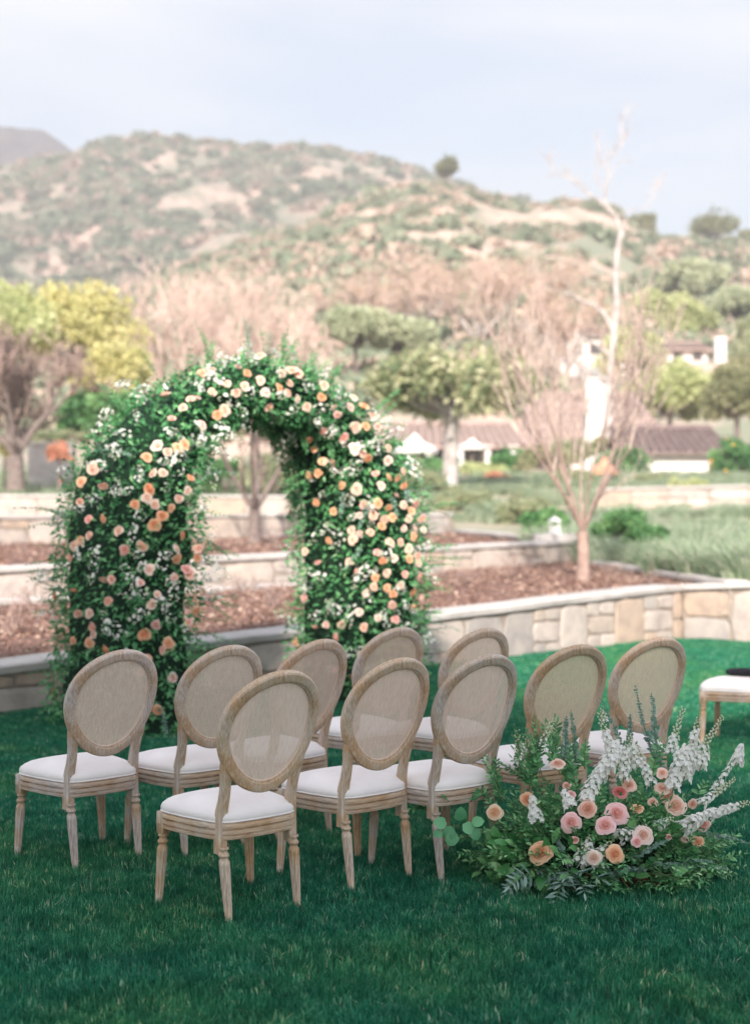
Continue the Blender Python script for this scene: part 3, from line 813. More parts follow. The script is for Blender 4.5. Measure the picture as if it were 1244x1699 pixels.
# leafy trees
for args in (
    ('leafy_tree', 'yellow-green tree at the far left edge', 15, 535, 60, 2.6, 2.1, 51, 'lime_leaf'),
    ('leafy_tree', 'bright yellow tree left of the arch', 120, 555, 62, 3.3, 2.5, 52, 'yellow_leaf'),
    ('leafy_tree', 'small yellow tree just behind the left side of the arch', 190, 640, 58, 2.0, 1.9, 53, 'yellow_leaf'),
    ('leafy_tree', 'soft green tree directly right of the arch top', 590, 545, 98, 2.8, 1.7, 54, 'mist_leaf'),
    ('leafy_tree', 'soft green tree peeping over the waxy-leaved tree', 665, 560, 100, 2.6, 1.6, 55, 'mist_leaf'),
    ('leafy_tree', 'yellow-green willow right of the sycamore, above the white houses', 1095, 535, 150, 6.2, 3.2, 56, 'lime_leaf'),
    ('leafy_tree', 'large lime-green tree beneath the upper white house', 1112, 658, 84, 3.4, 2.15, 57, 'lime_leaf'),
    ('leafy_tree', 'olive-green tree at the right edge above the fruit bush', 1222, 655, 80, 2.0, 2.2, 58, 'olive_leaf'),
    ('leafy_tree', 'grey-green tree at the right edge beside the upper chimney', 1250, 590, 125, 2.4, 3.4, 59, 'soft_leaf'),
    ('leafy_tree', 'lime-green tree between the sycamore and the roof', 1050, 590, 90, 2.0, 1.8, 60, 'lime_leaf'),
    ('leafy_tree', 'dark green tree behind the bare grey tree', 165, 690, 54, 2.0, 1.0, 61, 'dark_leaf'),
    ('leafy_tree', 'green tree low on the slope behind the arch opening', 455, 700, 72, 4.0, 1.5, 62, 'soft_leaf'),
    ('leafy_tree', 'dusty green oak on the right of the hillside', 1150, 470, 200, 5.5, 3.2, 63, 'mist_leaf'),
    ('leafy_tree', 'dusty green oak right of the sycamore limb', 1215, 520, 170, 5.0, 3.4, 64, 'mist_leaf'),
    ):
    nm, lb, X, yc, d, rx, rz, sd, mt = args
    x = XY(X, d); zb = land(x, d); zc = ZP(yc, d)
    leafy_tree(nm, lb, x, d, zb, zc, rx, rz, sd, M[mt], M['bark'], n=6500, ls=0.0042 * d, nl=30, trunk_r=0.16, group='leafy trees between the garden and the hill')
# waxy pale-leaved tree
leafy_tree('leafy_tree', 'broad waxy pale-leaved tree with three pale stems right of the arch', XY(748, 50), 50, 2.45, ZP(642, 50), 3.2, 1.75, 71, M['pale_leaf'], M['bark_white'], n=4300, ls=0.34, nl=46, trunk_r=0.2, stems=3)
# ridge-line trees
for X, yc, d, rx, rz, sd, lb in ((740, 278, 322, 2.6, 2.0, 81, 'lone dark tree on the crest in the middle of the skyline'), (1190, 380, 322, 6.5, 4.0, 82, 'large tree on the skyline at the far right'), (1066, 372, 322, 3.4, 3.0, 83, 'small skyline tree right of the sycamore'), (1240, 400, 326, 3.0, 3.0, 84, 'tree cut by the right edge on the skyline')):
    x = XY(X, d); zb = terrain_z(x / d, d) - 0.5
    leafy_tree('ridge_tree', lb, x, d, zb, max(ZP(yc, d), zb + rz * 0.7), rx, rz, sd, M['olive_leaf'], M['bark'], n=1700, ls=0.8, nl=16, trunk_r=0.3, group='trees on the skyline')

# white-barked sycamore
root = thing('sycamore_tree', 'tall white-barked bare sycamore with a kinked trunk against the sky', 'tree', (XY(1010, 70), 70, land(XY(1010, 70), 70)))
o0 = np.array(root.location)
def Q(x, y, d=70): return np.array(px(x, y, d)) - o0
mb = MB()
polytube(mb, [Q(1008, 800), Q(1009, 700), Q(1011, 620), Q(1018, 560), Q(1023, 505), Q(1020, 455), Q(1024, 415), Q(1030, 385), Q(1020, 358), Q(1002, 340), Q(985, 328)], [0.234, 0.203, 0.179, 0.168, 0.160, 0.152, 0.144, 0.140, 0.125, 0.101, 0.078], 10)
polytube(mb, [Q(1015, 545), Q(1003, 522), Q(985, 506), Q(965, 500), Q(950, 488), Q(925, 484)], [0.125, 0.101, 0.086, 0.078, 0.055, 0.023], 7)
polytube(mb, [Q(1013, 590), Q(985, 570), Q(960, 560), Q(930, 575)], [0.101, 0.078, 0.047, 0.023], 7)
polytube(mb, [Q(1004, 341), Q(1003, 318), Q(1010, 285), Q(1008, 262), Q(1024, 238)], [0.066, 0.055, 0.039, 0.027, 0.016], 6)
polytube(mb, [Q(1023, 362), Q(1040, 350), Q(1066, 345)], [0.047, 0.031, 0.016], 6)
polytube(mb, [Q(990, 331), Q(970, 316), Q(950, 300)], [0.047, 0.031, 0.016], 6)
obj('trunk', mb.mesh('trunk', True), M['bark_white'], root)
rng = np.random.default_rng(91); segs = []; tips = []
for (x, y), dr in (((1008, 285), (-.5, 0, 1)), ((1024, 238), (.2, 0, 1)), ((1010, 262), (.8, 0, .6)), ((985, 328), (-.9, 0, .5)), ((950, 300), (-.8, 0, .4)), ((1003, 318), (-.5, 0, .8)), ((925, 484), (-1, 0, .3)), ((950, 488), (-.4, 0, 1)), ((930, 575), (-1, 0, .1)), ((985, 506), (-.2, .2, 1)), ((1066, 345), (.7, 0, .3)), ((1005, 300), (.8, .2, .8))):
    grow(rng, Q(x, y), np.array(dr, float), 0.9, 0.022, 3, segs, tips, 0.6, 0.1, 2, 0.2, 0.72, 3, 0.7, 0.008)
mb = MB(); tubes(mb, [s[0] for s in segs], [s[1] for s in segs], [s[2] for s in segs], [s[3] for s in segs], 4, rng.random(len(segs)))
obj('twigs', mb.mesh('twigs'), M['twig_pale'], root)

# chaparral on the hills
def bush_proto(name, seed, n=90, mat=None):
    rng = np.random.default_rng(seed); mb = MB()
    q = unit(rng, n); q[:, 2] = np.abs(q[:, 2]) 
    P = q * np.array([1, 1, 0.75]) * rng.uniform(0.55, 1.0, n)[:, None]
    leaves(mb, P, q + rng.normal(size=(n, 3)) * 0.8, q + rng.normal(size=(n, 3)) * 0.4, rng.uniform(.5, .95, n), rng.uniform(.4, .7, n), t=np.clip(rng.normal(seed % 7 / 6.5, 0.12, n), 0, 1))
    return proto(mb.mesh(name), mat or M['bush_far'])
bprotos = [bush_proto('bush', 100 + k) for k in range(7)]
rng = np.random.default_rng(101)
pts = []; scl = []
while len(pts) < 20000:
    s = rng.uniform(-0.42, 0.42); d = 95 + (850 - 95) * rng.random() ** 1.5
    if d < 134 and 0.11 < s < 0.27: continue
    x = s * d
    v = mn.fractal(Vector((x / 45, d / 45, 7.7)), 0.8, 2.1, 4)
    if v < (rng.uniform(-0.5, 0.38) if d < 420 and s > -0.12 else rng.uniform(-0.6, 0.35)): continue
    k = (0.9 + 1.5 * rng.random() ** 2) * (1.0 if d < 420 else 2.0)
    pts.append((x, d, terrain_z(s, d) - 0.25 * k)); scl.append(k)
scatter('chaparral_shrubbery', pts, bprotos, 8, scales=scl)

# ------------------------------------------------------------------ planting on the right
rng = np.random.default_rng(120)
sp = [proto(blade_patch('sage_tuft', 0, 230, 0.25, 0.62, 0.016, rng, 0.45, tuft=0.28, tpow=0.9), M['sage']) for _ in range(4)]
sp2 = [proto(blade_patch('green_tuft', 0, 200, 0.18, 0.5, 0.022, rng, 0.6, tuft=0.3, tpow=1.5), M['sage']) for _ in range(2)]
sp += sp2
pts = []; scl = []
while len(pts) < 3300:
    s = rng.uniform(0.0, 0.36); d = 18 + 44 * rng.random()
    if d < edge_d(s) + 0.45: continue
    if 40.5 < d < 43.5 and s > 0.1 and rng.random() < 0.8: continue
    v = mn.fractal(Vector((s * d / 2.2, d / 3.0, 2.7)), 0.8, 2.1, 3)
    if v < (-0.1 if d > 30 else -0.45): continue
    pts.append((s * d, d, land(s * d, d) - 0.02)); scl.append(rng.uniform(0.65, 1.2) * (0.95 if d < 30 else 0.7))
while len(pts) < 4100:
    s = rng.uniform(-0.36, 0.03); d = 41 + 22 * rng.random()
    v = mn.fractal(Vector((s * d / 3, d / 3.0, 12.7)), 0.8, 2.1, 3)
    if v < -0.05: continue
    pts.append((s * d, d, land(s * d, d) - 0.02)); scl.append(rng.uniform(0.7, 1.3))
scatter('sage_undergrowth', pts, sp, 12, scales=scl)
def shrub(label, X, Y, d, rx, rz, seed, mat, n=2600, ls=0.11, group='garden shrubs', name='shrub', fruit=None):
    x = XY(X, d); zc = ZP(Y, d); zb = min(land(x, d), zc - rz * 0.6)
    r = leafy_tree(name, label, x, d, zb, zc, rx, rz, seed, M[mat], M['bark'], n=n, ls=ls, nl=22, trunk_r=0.04, group=group, cat='shrub')
    if fruit:
        rr = np.random.default_rng(seed)
        for k in range(fruit[0]):
            q = unit(rr, 1)[0]; q[1] = -abs(q[1])
            p = np.array([0, 0, zc - zb]) + q * np.array([rx, rx, rz]) * 0.92
            mb = MB(); mb.add(*ball(fruit[2], 6, 8)); obj(fruit[1], mb.mesh(fruit[1], True), M[fruit[3]], r, loc=tuple(p))
    return r
def ball(r, nu=6, nv=10, sc=(1, 1, 1)):
    V = [(math.sin(math.pi * i / (nu - 1)) * math.cos(6.28318 * j / nv) * r * sc[0], math.sin(math.pi * i / (nu - 1)) * math.sin(6.28318 * j / nv) * r * sc[1], math.cos(math.pi * i / (nu - 1)) * r * sc[2]) for i in range(nu) for j in range(nv)]
    return V, [grid_faces(nu, nv, False, True)]
shrub('dark green leafy shrub just right of the sapling', 1028, 880, 26.5, 0.55, 0.45, 131, 'dark_leaf', 3600, 0.085)
shrub('low green shrub at the foot of the tall sage plants', 1075, 900, 24.5, 0.42, 0.32, 132, 'dark_leaf', 1800, 0.08)
shrub('green mounded shrub right of the arch behind the kerb', 880, 848, 38, 0.95, 0.45, 133, 'soft_leaf')
shrub('green shrub left of the sapling trunk behind the stone block', 905, 868, 31, 0.5, 0.35, 134, 'dark_leaf')
shrub('soft green shrub close to the right flank of the arch', 770, 835, 42, 1.0, 0.5, 135, 'soft_leaf')
shrub('round green shrub under the waxy-leaved tree', 700, 805, 47, 1.1, 0.6, 136, 'soft_leaf')
shrub('dense green citrus bush with orange fruit beside the white house wall', 1222, 768, 62, 1.35, 1.15, 137, 'dark_leaf', 4200, 0.16, fruit=(9, 'fruit', 0.07, 'fruit'))
shrub('bushy green plant in front of the white house wall', 1090, 800, 56, 1.3, 0.5, 138, 'soft_leaf')
shrub('yellowish shrub in front of the far sunlit wall', 1140, 806, 50, 0.9, 0.3, 139, 'lime_leaf')
shrub('green shrub below the terracotta parasol', 950, 800, 54, 1.2, 0.55, 140, 'soft_leaf')
shrub('coral-flowering shrub left of the arch by the white garden wall', 98, 752, 46, 0.42, 0.42, 141, 'flower_red', 700, 0.12)
shrub('orange-flowering bush at the far left beside the bare trunk', 8, 745, 47, 0.25, 0.5, 142, 'yellow_leaf', 600, 0.1)
shrub('pale green hedge plant left of the arch', 95, 725, 52, 1.6, 0.3, 143, 'soft_leaf', 2000, 0.12)
shrub('bright green shrub seen through the arch opening', 455, 790, 44, 1.2, 0.75, 144, 'soft_leaf')
shrub('green shrub seen at the left inside the arch opening', 375, 790, 45, 0.8, 0.7, 145, 'dark_leaf')
for k, (X, Y, d, rx, rz, mt, lb) in enumerate(((668, 772, 66, 1.3, .55, 'soft_leaf', 'green bush under the eaves right of the white parasol'), (725, 775, 68, 1.2, .6, 'dark_leaf', 'dark bush left of the pale stems before the house'), (800, 782, 64, 1.2, .5, 'lime_leaf', 'yellow-green bush before the low house'), (845, 768, 68, 1.1, .75, 'dark_leaf', 'dark bush under the right end of the low roof'),
        (900, 765, 67, 1.5, .8, 'olive_leaf', 'olive bush hiding the wall of the taller house'), (945, 755, 69, 1.2, .9, 'soft_leaf', 'tall green bush left of the chimney'), (1035, 765, 63, 1.2, .75, 'dark_leaf', 'dark bush left of the garden house wall'), (1000, 742, 70, .8, .6, 'olive_leaf', 'olive bush at the foot of the white chimney'), (820, 800, 58, .7, .35, 'flower_red', 'coral-flowered bush before the low house'), (640, 760, 63, 1.4, .8, 'dark_leaf', 'dark bush right behind the arch flank'))):
    shrub(lb, X, Y, d, rx, rz, 500 + k, mt, 1500, 0.2)
# dry twiggy plants in the beds
def dry_plant(label, X, Y, d, h, w_, seed, mat='twig'):
    rng = np.random.default_rng(seed)
    x = XY(X, d); z = (zb1(x, d) if d < 25 else zb2(x, d))
    root = thing('dry_shrub', label, 'shrub', (x, d, z), group='dormant shrubs in the mulch beds')
    segs = []; tips = []
    for k in range(9):
        dd = np.array([*rng.normal(size=2) * 0.5, 1.0])
        grow(rng, np.array([0, 0, -0.02]), dd, 0.4, 0.006, 2, segs, tips, 0.5, 0.2, 2, 0.15, 0.7, 3, 0.7, 0.003)
    segs, tips = fit(segs, tips, None, 0, h, w_)
    mb = MB(); tubes(mb, [s[0] for s in segs], [s[1] for s in segs], [s[2] for s in segs], [s[3] for s in segs], 3, rng.random(len(segs)))
    obj('twigs', mb.mesh('twigs'), M[mat], root, kind='stuff')
for a_ in (('dormant shrub of thin twigs at the left edge of the front bed', 22, 0, 14.6, .42, .3, 151), ('dormant shrub left of the arch under the second wall', 62, 0, 16.6, .38, .25, 152), ('dormant shrub seen low through the arch', 395, 0, 19.5, .32, .3, 153),
           ('twiggy dormant shrub halfway between arch and sapling', 845, 0, 22.0, .4, .35, 154), ('thin dormant shrub next to the right side of the arch', 770, 0, 20.5, .25, .3, 155), ('reddish dormant shrub near the right end of the front bed', 1075, 0, 20.0, .2, .3, 156),
           ('dormant shrub in the upper bed left of the arch', 45, 0, 24, .6, .4, 157), ('dormant shrub in the upper bed beside the framed tree', 455, 0, 29, .4, .35, 158), ('dormant shrub right of the sapling foot', 1020, 0, 22.0, .22, .22, 159), ('dormant shrub under the arch centre in the front bed', 452, 0, 17.2, .3, .28, 160)):
    dry_plant(*a_)

# unseen trees added behind the camera to cast shade over the chairs
for k, (x, y, rx, zc, rz, lb) in enumerate(((-3.8, -11, 4.6, 9.2, 6.0, 'unseen tree added behind the camera to cast shade, nearest the aisle'), (-9.0, -11, 4.8, 9.6, 6.4, 'unseen tree added behind the camera to cast shade, middle of the row'), (-15, -9, 5.0, 9.6, 6.2, 'unseen tree added behind the camera to cast shade, at the end of the row'))):
    leafy_tree('unseen_shade_tree', lb, x, y, 0.0, zc, rx, rz, 170 + k, M['dark_leaf'], M['bark'], n=11000, ls=0.46, nl=60, trunk_r=0.35, group='oaks along the back of the lawn')
# ------------------------------------------------------------------ houses
def tiled_roof(root, x0, x1, y0, z0, y1, z1, mat, cols=None, hip=0.0):
    """a tiled slope from the eave (y0,z0) up to the ridge (y1,z1), with rounded cover tiles in rows and a ridge cap"""
    mb = MB()
    V = [(x0 - .3, y0 - .35, z0 - .12), (x1 + .3, y0 - .35, z0 - .12), (x1 - hip, y1, z1), (x0 + hip, y1, z1), (x1 - hip, y1 + (y1 - y0), z0 - .12), (x0 + hip, y1 + (y1 - y0), z0 - .12)]
    V += [(a, b, c - 0.12) for a, b, c in V]
    mb.add(V, [[(0, 1, 2, 3), (3, 2, 4, 5), (9, 8, 7, 6), (11, 10, 8, 9), (0, 6, 7, 1), (1, 7, 8, 2), (2, 8, 10, 4), (3, 9, 6, 0), (5, 11, 9, 3), (4, 10, 11, 5)]])
    slope = obj('roof', mb.mesh('roof'), mat, root)
    n = cols or int((x1 - x0) / 0.34)
    mb = MB()
    for i in range(n + 1):
        f = i / n
        xa = x0 - .3 + (x1 - x0 + .6) * f; xb = x0 + hip + (x1 - x0 - 2 * hip) * f
        rows = 7
        for j in range(rows):
            p = np.array([xa, y0 - .37, z0 - .11]) * (1 - j / rows) + np.array([xb, y1, z1 + .02]) * (j / rows)
            q = np.array([xa, y0 - .37, z0 - .11]) * (1 - (j + 1.08) / rows) + np.array([xb, y1, z1 + .02]) * ((j + 1.08) / rows)
            tubes(mb, [p + (0, 0, .03)], [q], .11, .09, 6)
    t_ = obj('cover_tiles', mb.mesh('cover_tiles', True), mat, root, kind='stuff')
    mb = MB(); polytube(mb, [(x0 + hip - .1, y1, z1 + .04), ((x0 + x1) / 2, y1, z1 + .06), (x1 - hip + .1, y1, z1 + .04)], .15, 8)
    obj('ridge_cap', mb.mesh('ridge_cap', True), mat, root)
def window(root, cx, y, cz, w, h, door=False):
    mb = MB()
    for dx, dz, ww, hh in ((0, h / 2, w + .16, .08), (0, -h / 2, w + .16, .08), (-w / 2, 0, .08, h - .08), (w / 2, 0, .08, h - .08)):
        mb.box((cx + dx, y - .04, cz + dz), (ww, .1, hh))
    f = obj('door' if door else 'window', mb.mesh('window'), M['bark_warm'], root)
    obj('pane', MB().box((cx, y - .012, cz), (w - .08, .02, h - .08)).mesh('pane'), M['glass_dark'], f)
    mb = MB().box((cx, y - .045, cz), (.04, .03, h - .09))
    obj('mullion', mb.mesh('mullion'), M['bark_warm'], f)
def XX(p, d=70): return (p - 622) / F * d
def ZZ(p, d=70): return EYE - (p - HOR) / F * d
h = thing('house', 'long low white house with a pinkish clay tile roof behind the pale-leaved tree', 'house', (XX(770), 74, 3))
h.location = (0, 0, 0)
mb = MB().box((XX(770), 76.5, 3.6), (XX(880) - XX(655), 6, 3.0))
obj('wall', mb.mesh('wall'), M['plaster'], h)
for p in (690, 735, 780, 830): window(h, XX(p, 73.5), 73.5, 4.2, 1.0, 1.3, p == 780)
tiled_roof(h, XX(650), XX(862), 72.3, ZZ(733), 76.2, ZZ(692), M['tile_red'])
for p in (665, 715, 768, 815, 858):
    mb = MB(); polytube(mb, [(XX(p), 72.2, 2.2), (XX(p), 72.2, ZZ(735) - .05)], .16, 8); mb.box((XX(p), 72.2, ZZ(737)), (.45, .45, .12))
    obj('column', mb.mesh('column'), M['plaster'], h)
mb = MB().box((XX(812, 78), 79.9, 5.6), (2.0, .8, 1.9)); obj('parapet', mb.mesh('parapet'), M['plaster'], h)
h = thing('house', 'taller white house with a wide pinkish tile roof and a big white chimney', 'house', (0, 0, 0))
mb = MB().box((XX(975, 76), 77.5, 3.8), (XX(1095, 76) - XX(868, 76), 7, 3.0))
obj('wall', mb.mesh('wall'), M['plaster'], h)
tiled_roof(h, XX(866, 73), XX(1106, 73), 73.2, ZZ(738, 73), 77.5, ZZ(655, 77), M['tile_red'], hip=0.9)
for p in (890, 930, 1035, 1075): window(h, XX(p, 74), 74.0, 4.4, 0.9, 1.3)
mb = MB().box((XX(988, 72.4), 72.6, 5.2), (1.05, .9, 5.9)).box((XX(988, 72.4), 72.6, 8.22), (1.2, 1.05, .12))
ch = obj('chimney', mb.mesh('chimney'), M['plaster'], h)
h = thing('house', 'white garden house with a weathered purple-grey tile roof beside the citrus bush', 'house', (0, 0, 0))
mb = MB().box((XX(1118, 66), 68.0, 3.45), (XX(1198, 66) - XX(1040, 66), 4, 1.9))
obj('wall', mb.mesh('wall'), M['plaster'], h)
window(h, XX(1188, 66), 66.0, 4.05, .6, .9)
tiled_roof(h, XX(1036, 65), XX(1204, 65), 65.8, ZZ(744, 65), 68.4, ZZ(711, 68), M['tile_grey'])
def hillhouse(label, X0, X1, yt, yb, d, chim=None, roof=True):
    h = thing('house', label, 'house', (0, 0, 0))
    x0, x1, zt, zb = XX(X0, d), XX(X1, d), ZZ(yt, d), ZZ(yb, d)
    obj('wall', MB().box(((x0 + x1) / 2, d + 2.5, (zt + zb) / 2 - 1.5), (x1 - x0, 5, zt - zb + 3)).mesh('wall'), M['plaster'], h)
    n = max(2, int((x1 - x0) / 1.6))
    for i in range(n): window(h, x0 + (x1 - x0) * (i + .5) / n, d, (zt + zb) / 2, .8, 0.7)
    if roof: tiled_roof(h, x0, x1, d - .3, zt, d + 2.6, zt + .75, M['tile_red'])
    if chim:
        obj('chimney', MB().box((XX(chim[0], d), d + .6, ZZ((chim[1] + chim[2]) / 2, d)), (.95, .8, abs(ZZ(chim[1], d) - ZZ(chim[2], d)) + 1.5)).box((XX(chim[0], d), d + .6, ZZ(chim[1], d) + .45), (1.1, .95, .1)).mesh('chimney'), M['plaster'], h)
hillhouse('white house on the slope at the right with a square white chimney', 1108, 1172, 578, 604, 128, (1196, 572, 602))
hillhouse('white house half hidden behind the white-barked sycamore', 942, 1002, 552, 606, 112)
hillhouse('tiny white outbuilding just right of the sycamore trunk', 1031, 1047, 570, 590, 115, roof=False)
def parasol(label, X, yt, yb, ybase, d, r, mat):
    x = XX(X, d); p = thing('garden_parasol', label, 'parasol', (x, d, land(x, d)))
    z0 = p.location.z; n = 8; V = [(0, 0, ZZ(yt, d) - z0)]
    zb = ZZ(yb, d) - z0
    for rr, zz in ((.35, .5), (1.0, 0.0), (.98, -.16)):
        V += [(r * rr * math.cos(6.283 * k / n), r * rr * math.sin(6.283 * k / n), zb + (V[0][2] - zb) * zz if zz > 0 else zb + zz) for k in range(n)]
    k = np.arange(n); k1 = (k + 1) % n
    Fs = [np.stack([np.zeros(n, int), 1 + k, 1 + k1], 1)] + [np.stack([1 + a * n + k, 1 + (a + 1) * n + k, 1 + (a + 1) * n + k1, 1 + a * n + k1], 1) for a in (0, 1)]
    obj('canopy', mesh('canopy', V, Fs), mat, p)
    mb = MB(); polytube(mb, [(0, 0, -.2), (0, 0, V[0][2] + .05)], .035, 8); obj('pole', mb.mesh('pole'), M['bark_warm'], p)
parasol('white garden parasol beside the right flank of the arch', 688, 717, 746, 770, 60, .95, M['fabric_white'])
parasol('terracotta garden parasol behind the sapling branches', 1002, 756, 780, 800, 58, .55, M['rust_cloth'])
parasol('white garden parasol on the terrace right of the pale stems', 783, 726, 740, 770, 66, .6, M['fabric_white'])
# stone block and lantern on the corner of the second wall
r = thing('corner_pillar', 'square stone block capping the end of the second terrace wall', 'pillar', (W2C[0] - .35, W2C[1] + .1, 1.12)); r['kind'] = 'thing'
obj('block', MB().box((0, 0, .06), (.75, .5, .12)).mesh('block'), M['coping'], r)
r = thing('garden_lantern', 'small white garden lantern standing on the end of the second wall', 'lantern', (W2C[0] - .35, W2C[1] + .1, 1.24))
obj('base', MB().box((0, 0, .02), (.2, .2, .04)).mesh('base'), M['plaster'], r)
for sx in (-1, 1):
    for sy in (-1, 1): obj('post', MB().box((sx * .075, sy * .075, .13), (.02, .02, .18)).mesh('post'), M['plaster'], r)
mb = MB(); mb.add([(-.12, -.12, .22), (.12, -.12, .22), (.12, .12, .22), (-.12, .12, .22), (0, 0, .32)], [np.array([(0, 3, 2, 1)]), np.array([(0, 1, 4), (1, 2, 4), (2, 3, 4), (3, 0, 4)])])
obj('cap', mb.mesh('cap'), M['plaster'], r)
obj('candle', MB().box((0, 0, .09), (.08, .08, .1)).mesh('candle'), M['fabric_white'], r)

# ------------------------------------------------------------------ chairs
def S(x, z):                                    # the curved, leaning surface of the back
    zz = max(0.0, z - 0.42)
    return -0.192 - 0.22 * zz - 0.16 * zz * zz + 0.70 * x * x
def Sp(x, z): return np.array([x, S(x, z), z])
RZ, RA_, RBb = 0.742, 0.213, 0.222             # oval centre height and half axes (centre line)
def oval(phi, da=0.0):
    c, s_ = math.cos(phi), math.sin(phi)
    return ((RA_ + da) * c * (1 + 0.11 * s_), RZ + (RBb + da) * s_)
def sweep(path, N1, N2, sec, closed=False):
    P = np.asarray(path); n = len(P); m = len(sec)
    V = P[:, None] + np.asarray(N1)[:, None] * sec[..., 0:1] + np.asarray(N2)[:, None] * sec[..., 1:2] if np.ndim(sec) == 3 else P[:, None] + np.asarray(N1)[:, None] * np.asarray(sec)[None, :, 0:1] + np.asarray(N2)[:, None] * np.asarray(sec)[None, :, 1:2]
    m = V.shape[1]
    Fs = [grid_faces(n, m, closed, True)]
    if not closed: Fs += [np.array([list(range(m))[::-1]]), np.array([[(n - 1) * m + k for k in range(m)]])]
    return V.reshape(-1, 3), Fs
def autosmooth(me, ang=35):
    me.polygons.foreach_set('use_smooth', np.ones(len(me.polygons), dtype=bool))
    try: me.set_sharp_from_angle(angle=R(ang))
    except Exception: pass
    return me
# oval frame
n = 72; path = []; N1 = []; N2 = []
for i in range(n):
    ph = 2 * math.pi * i / n
    x, z = oval(ph); x1, z1 = oval(ph + .01); x2, z2 = oval(ph, .01)
    p = Sp(x, z); tg = Sp(x1, z1) - p; tg /= np.linalg.norm(tg)
    o_ = Sp(x2, z2) - p; o_ -= tg * np.dot(o_, tg); o_ /= np.linalg.norm(o_)
    path.append(p); N1.append(o_); N2.append(np.cross(tg, o_))
N2 = [v if v[1] < 0 else -v for v in N2]
sec = [(-.026, -.004), (-.024, -.010), (-.017, -.012), (-.015, -.017), (-.009, -.019), (.017, -.018), (.023, -.013), (.025, -.004), (.025, .010), (.019, .017), (-.010, .018), (-.015, .016), (-.017, .011), (-.024, .009), (-.026, .004)]
sec = [(a, -b) for a, b in sec]
V, Fs = sweep(path, N1, N2, np.array(sec), True)
me_ring = autosmooth(mesh('back_frame', V, Fs))
# woven cane panel
mb = MB(); pitch, wd = 0.0043, 0.0026
INN = {}
for i in range(0, 721):
    x_, z_ = oval(-math.pi / 2 + math.pi * i / 720, -.016); INN[z_] = max(0, x_)
IZ = np.array(sorted(INN)); IX = np.array([INN[z_] for z_ in IZ])
def inside(x):                                  # inner oval z-range at x
    zz = [z for z in INN if abs(x) < INN[z]]
    if len(zz) < 2: return None
    return min(zz), max(zz)
x = -(RA_ + .01)
while x < RA_ + .01:
    r_ = inside(x)
    if r_:
        zs = np.linspace(r_[0], r_[1], 7)
        V = [v for z in zs for v in (Sp(x, z) + (0, .0006, 0), Sp(x + wd, z) + (0, .0006, 0))]
        mb.add(V, [grid_faces(7, 2)])
    x += pitch
z = RZ - RBb + .02
while z < RZ + RBb - .02:
    s_ = float(np.interp(z, IZ, IX))
    xs = np.linspace(-s_, s_, 9)
    V = [v for x in xs for v in (Sp(x, z) - (0, .0006, 0), Sp(x, z + wd) - (0, .0006, 0))]
    mb.add(V, [grid_faces(9, 2)])
    z += pitch
me_cane = mb.mesh('cane_panel')
# beading round the panel
mb = MB()
pts_ = [Sp(*oval(2 * math.pi * i / 60, -.0215)) + np.array([0, -.004, 0]) for i in range(61)]
polytube(mb, pts_, .0042, 6, cap=False)
me_bead = mb.mesh('beading', True)
# rear posts
def post(sx):
    zz = np.array([.27, .32, .40, .44, .48, .52, .555, .59, .625, .66]); xc = np.interp(zz, [.27, .42, .48, .54, .6, .66], [.172, .170, .166, .168, .178, .194])
    w_ = np.interp(zz, [.27, .42, .48, .53, .59, .63, .66], [.042, .042, .038, .037, .040, .030, .012])
    th = np.interp(zz, [.27, .42, .5, .66], [.042, .038, .032, .030])
    P = np.array([[sx * a, (S(a, c) if c > .42 else S(.17, .42)) , c] for a, c in zip(xc, zz)])
    b = .2
    base = np.array([(-.5, -.5 + b * .5), (-.5 + b * .5, -.5), (.5 - b * .5, -.5), (.5, -.5 + b * .5), (.5, .5 - b * .5), (.5 - b * .5, .5), (-.5 + b * .5, .5), (-.5, .5 - b * .5)])
    sec = base[None] * np.stack([w_, th], 1)[:, None, :]
    V, Fs = sweep(P, np.tile((1, 0, 0), (10, 1)), np.tile((0, 1, 0), (10, 1)), sec)
    return autosmooth(mesh('back_post', V, Fs))
me_post = [post(-1), post(1)]
# seat outline
def outline():
    pts = []
    for f in np.linspace(-1, 1, 15): pts.append((.236 * f, .188 + .038 * (1 - f * f)))
    for f in np.linspace(0, 1, 9)[1:-1]: pts.append((.236 + (.186 - .236) * f + .012 * math.sin(math.pi * f), .188 + (-.205 - .188) * f))
    for f in np.linspace(1, -1, 11): pts.append((.186 * f, -.205 - .016 * (1 - f * f)))
    for f in np.linspace(0, 1, 9)[1:-1]: pts.append((-(.186 + (.236 - .186) * f + .012 * math.sin(math.pi * f)), -.205 + (.188 + .205) * f))
    P = np.array(pts)
    for _ in range(2): P = (np.roll(P, 1, 0) + 2 * P + np.roll(P, -1, 0)) / 4
    return P
OL = outline()
tg = np.roll(OL, -1, 0) - np.roll(OL, 1, 0); tg /= np.linalg.norm(tg, axis=1, keepdims=True)
ON = np.stack([-tg[:, 1], tg[:, 0]], 1)
if (ON * OL).sum() < 0: ON = -ON
def rings(prof, close_top=None, close_bottom=False):
    n = len(OL)
    V = np.concatenate([np.column_stack([OL + ON * o_, np.full(n, z)]) for z, o_ in prof])
    Fs = [grid_faces(len(prof), n, False, True)]
    if close_bottom: Fs.append(np.array([list(range(n))]))
    return V, Fs
prof = [(.326, -.03), (.322, -.006), (.325, 0), (.338, .002), (.3395, -.007), (.3435, -.007), (.346, .003), (.360, .003), (.3625, -.007), (.3665, -.007), (.369, .004), (.382, .004), (.386, .001), (.390, -.004), (.390, -.03)]
V, Fs = rings(prof); me_rail = autosmooth(mesh('seat_rail', V, Fs), 50)
n = len(OL)
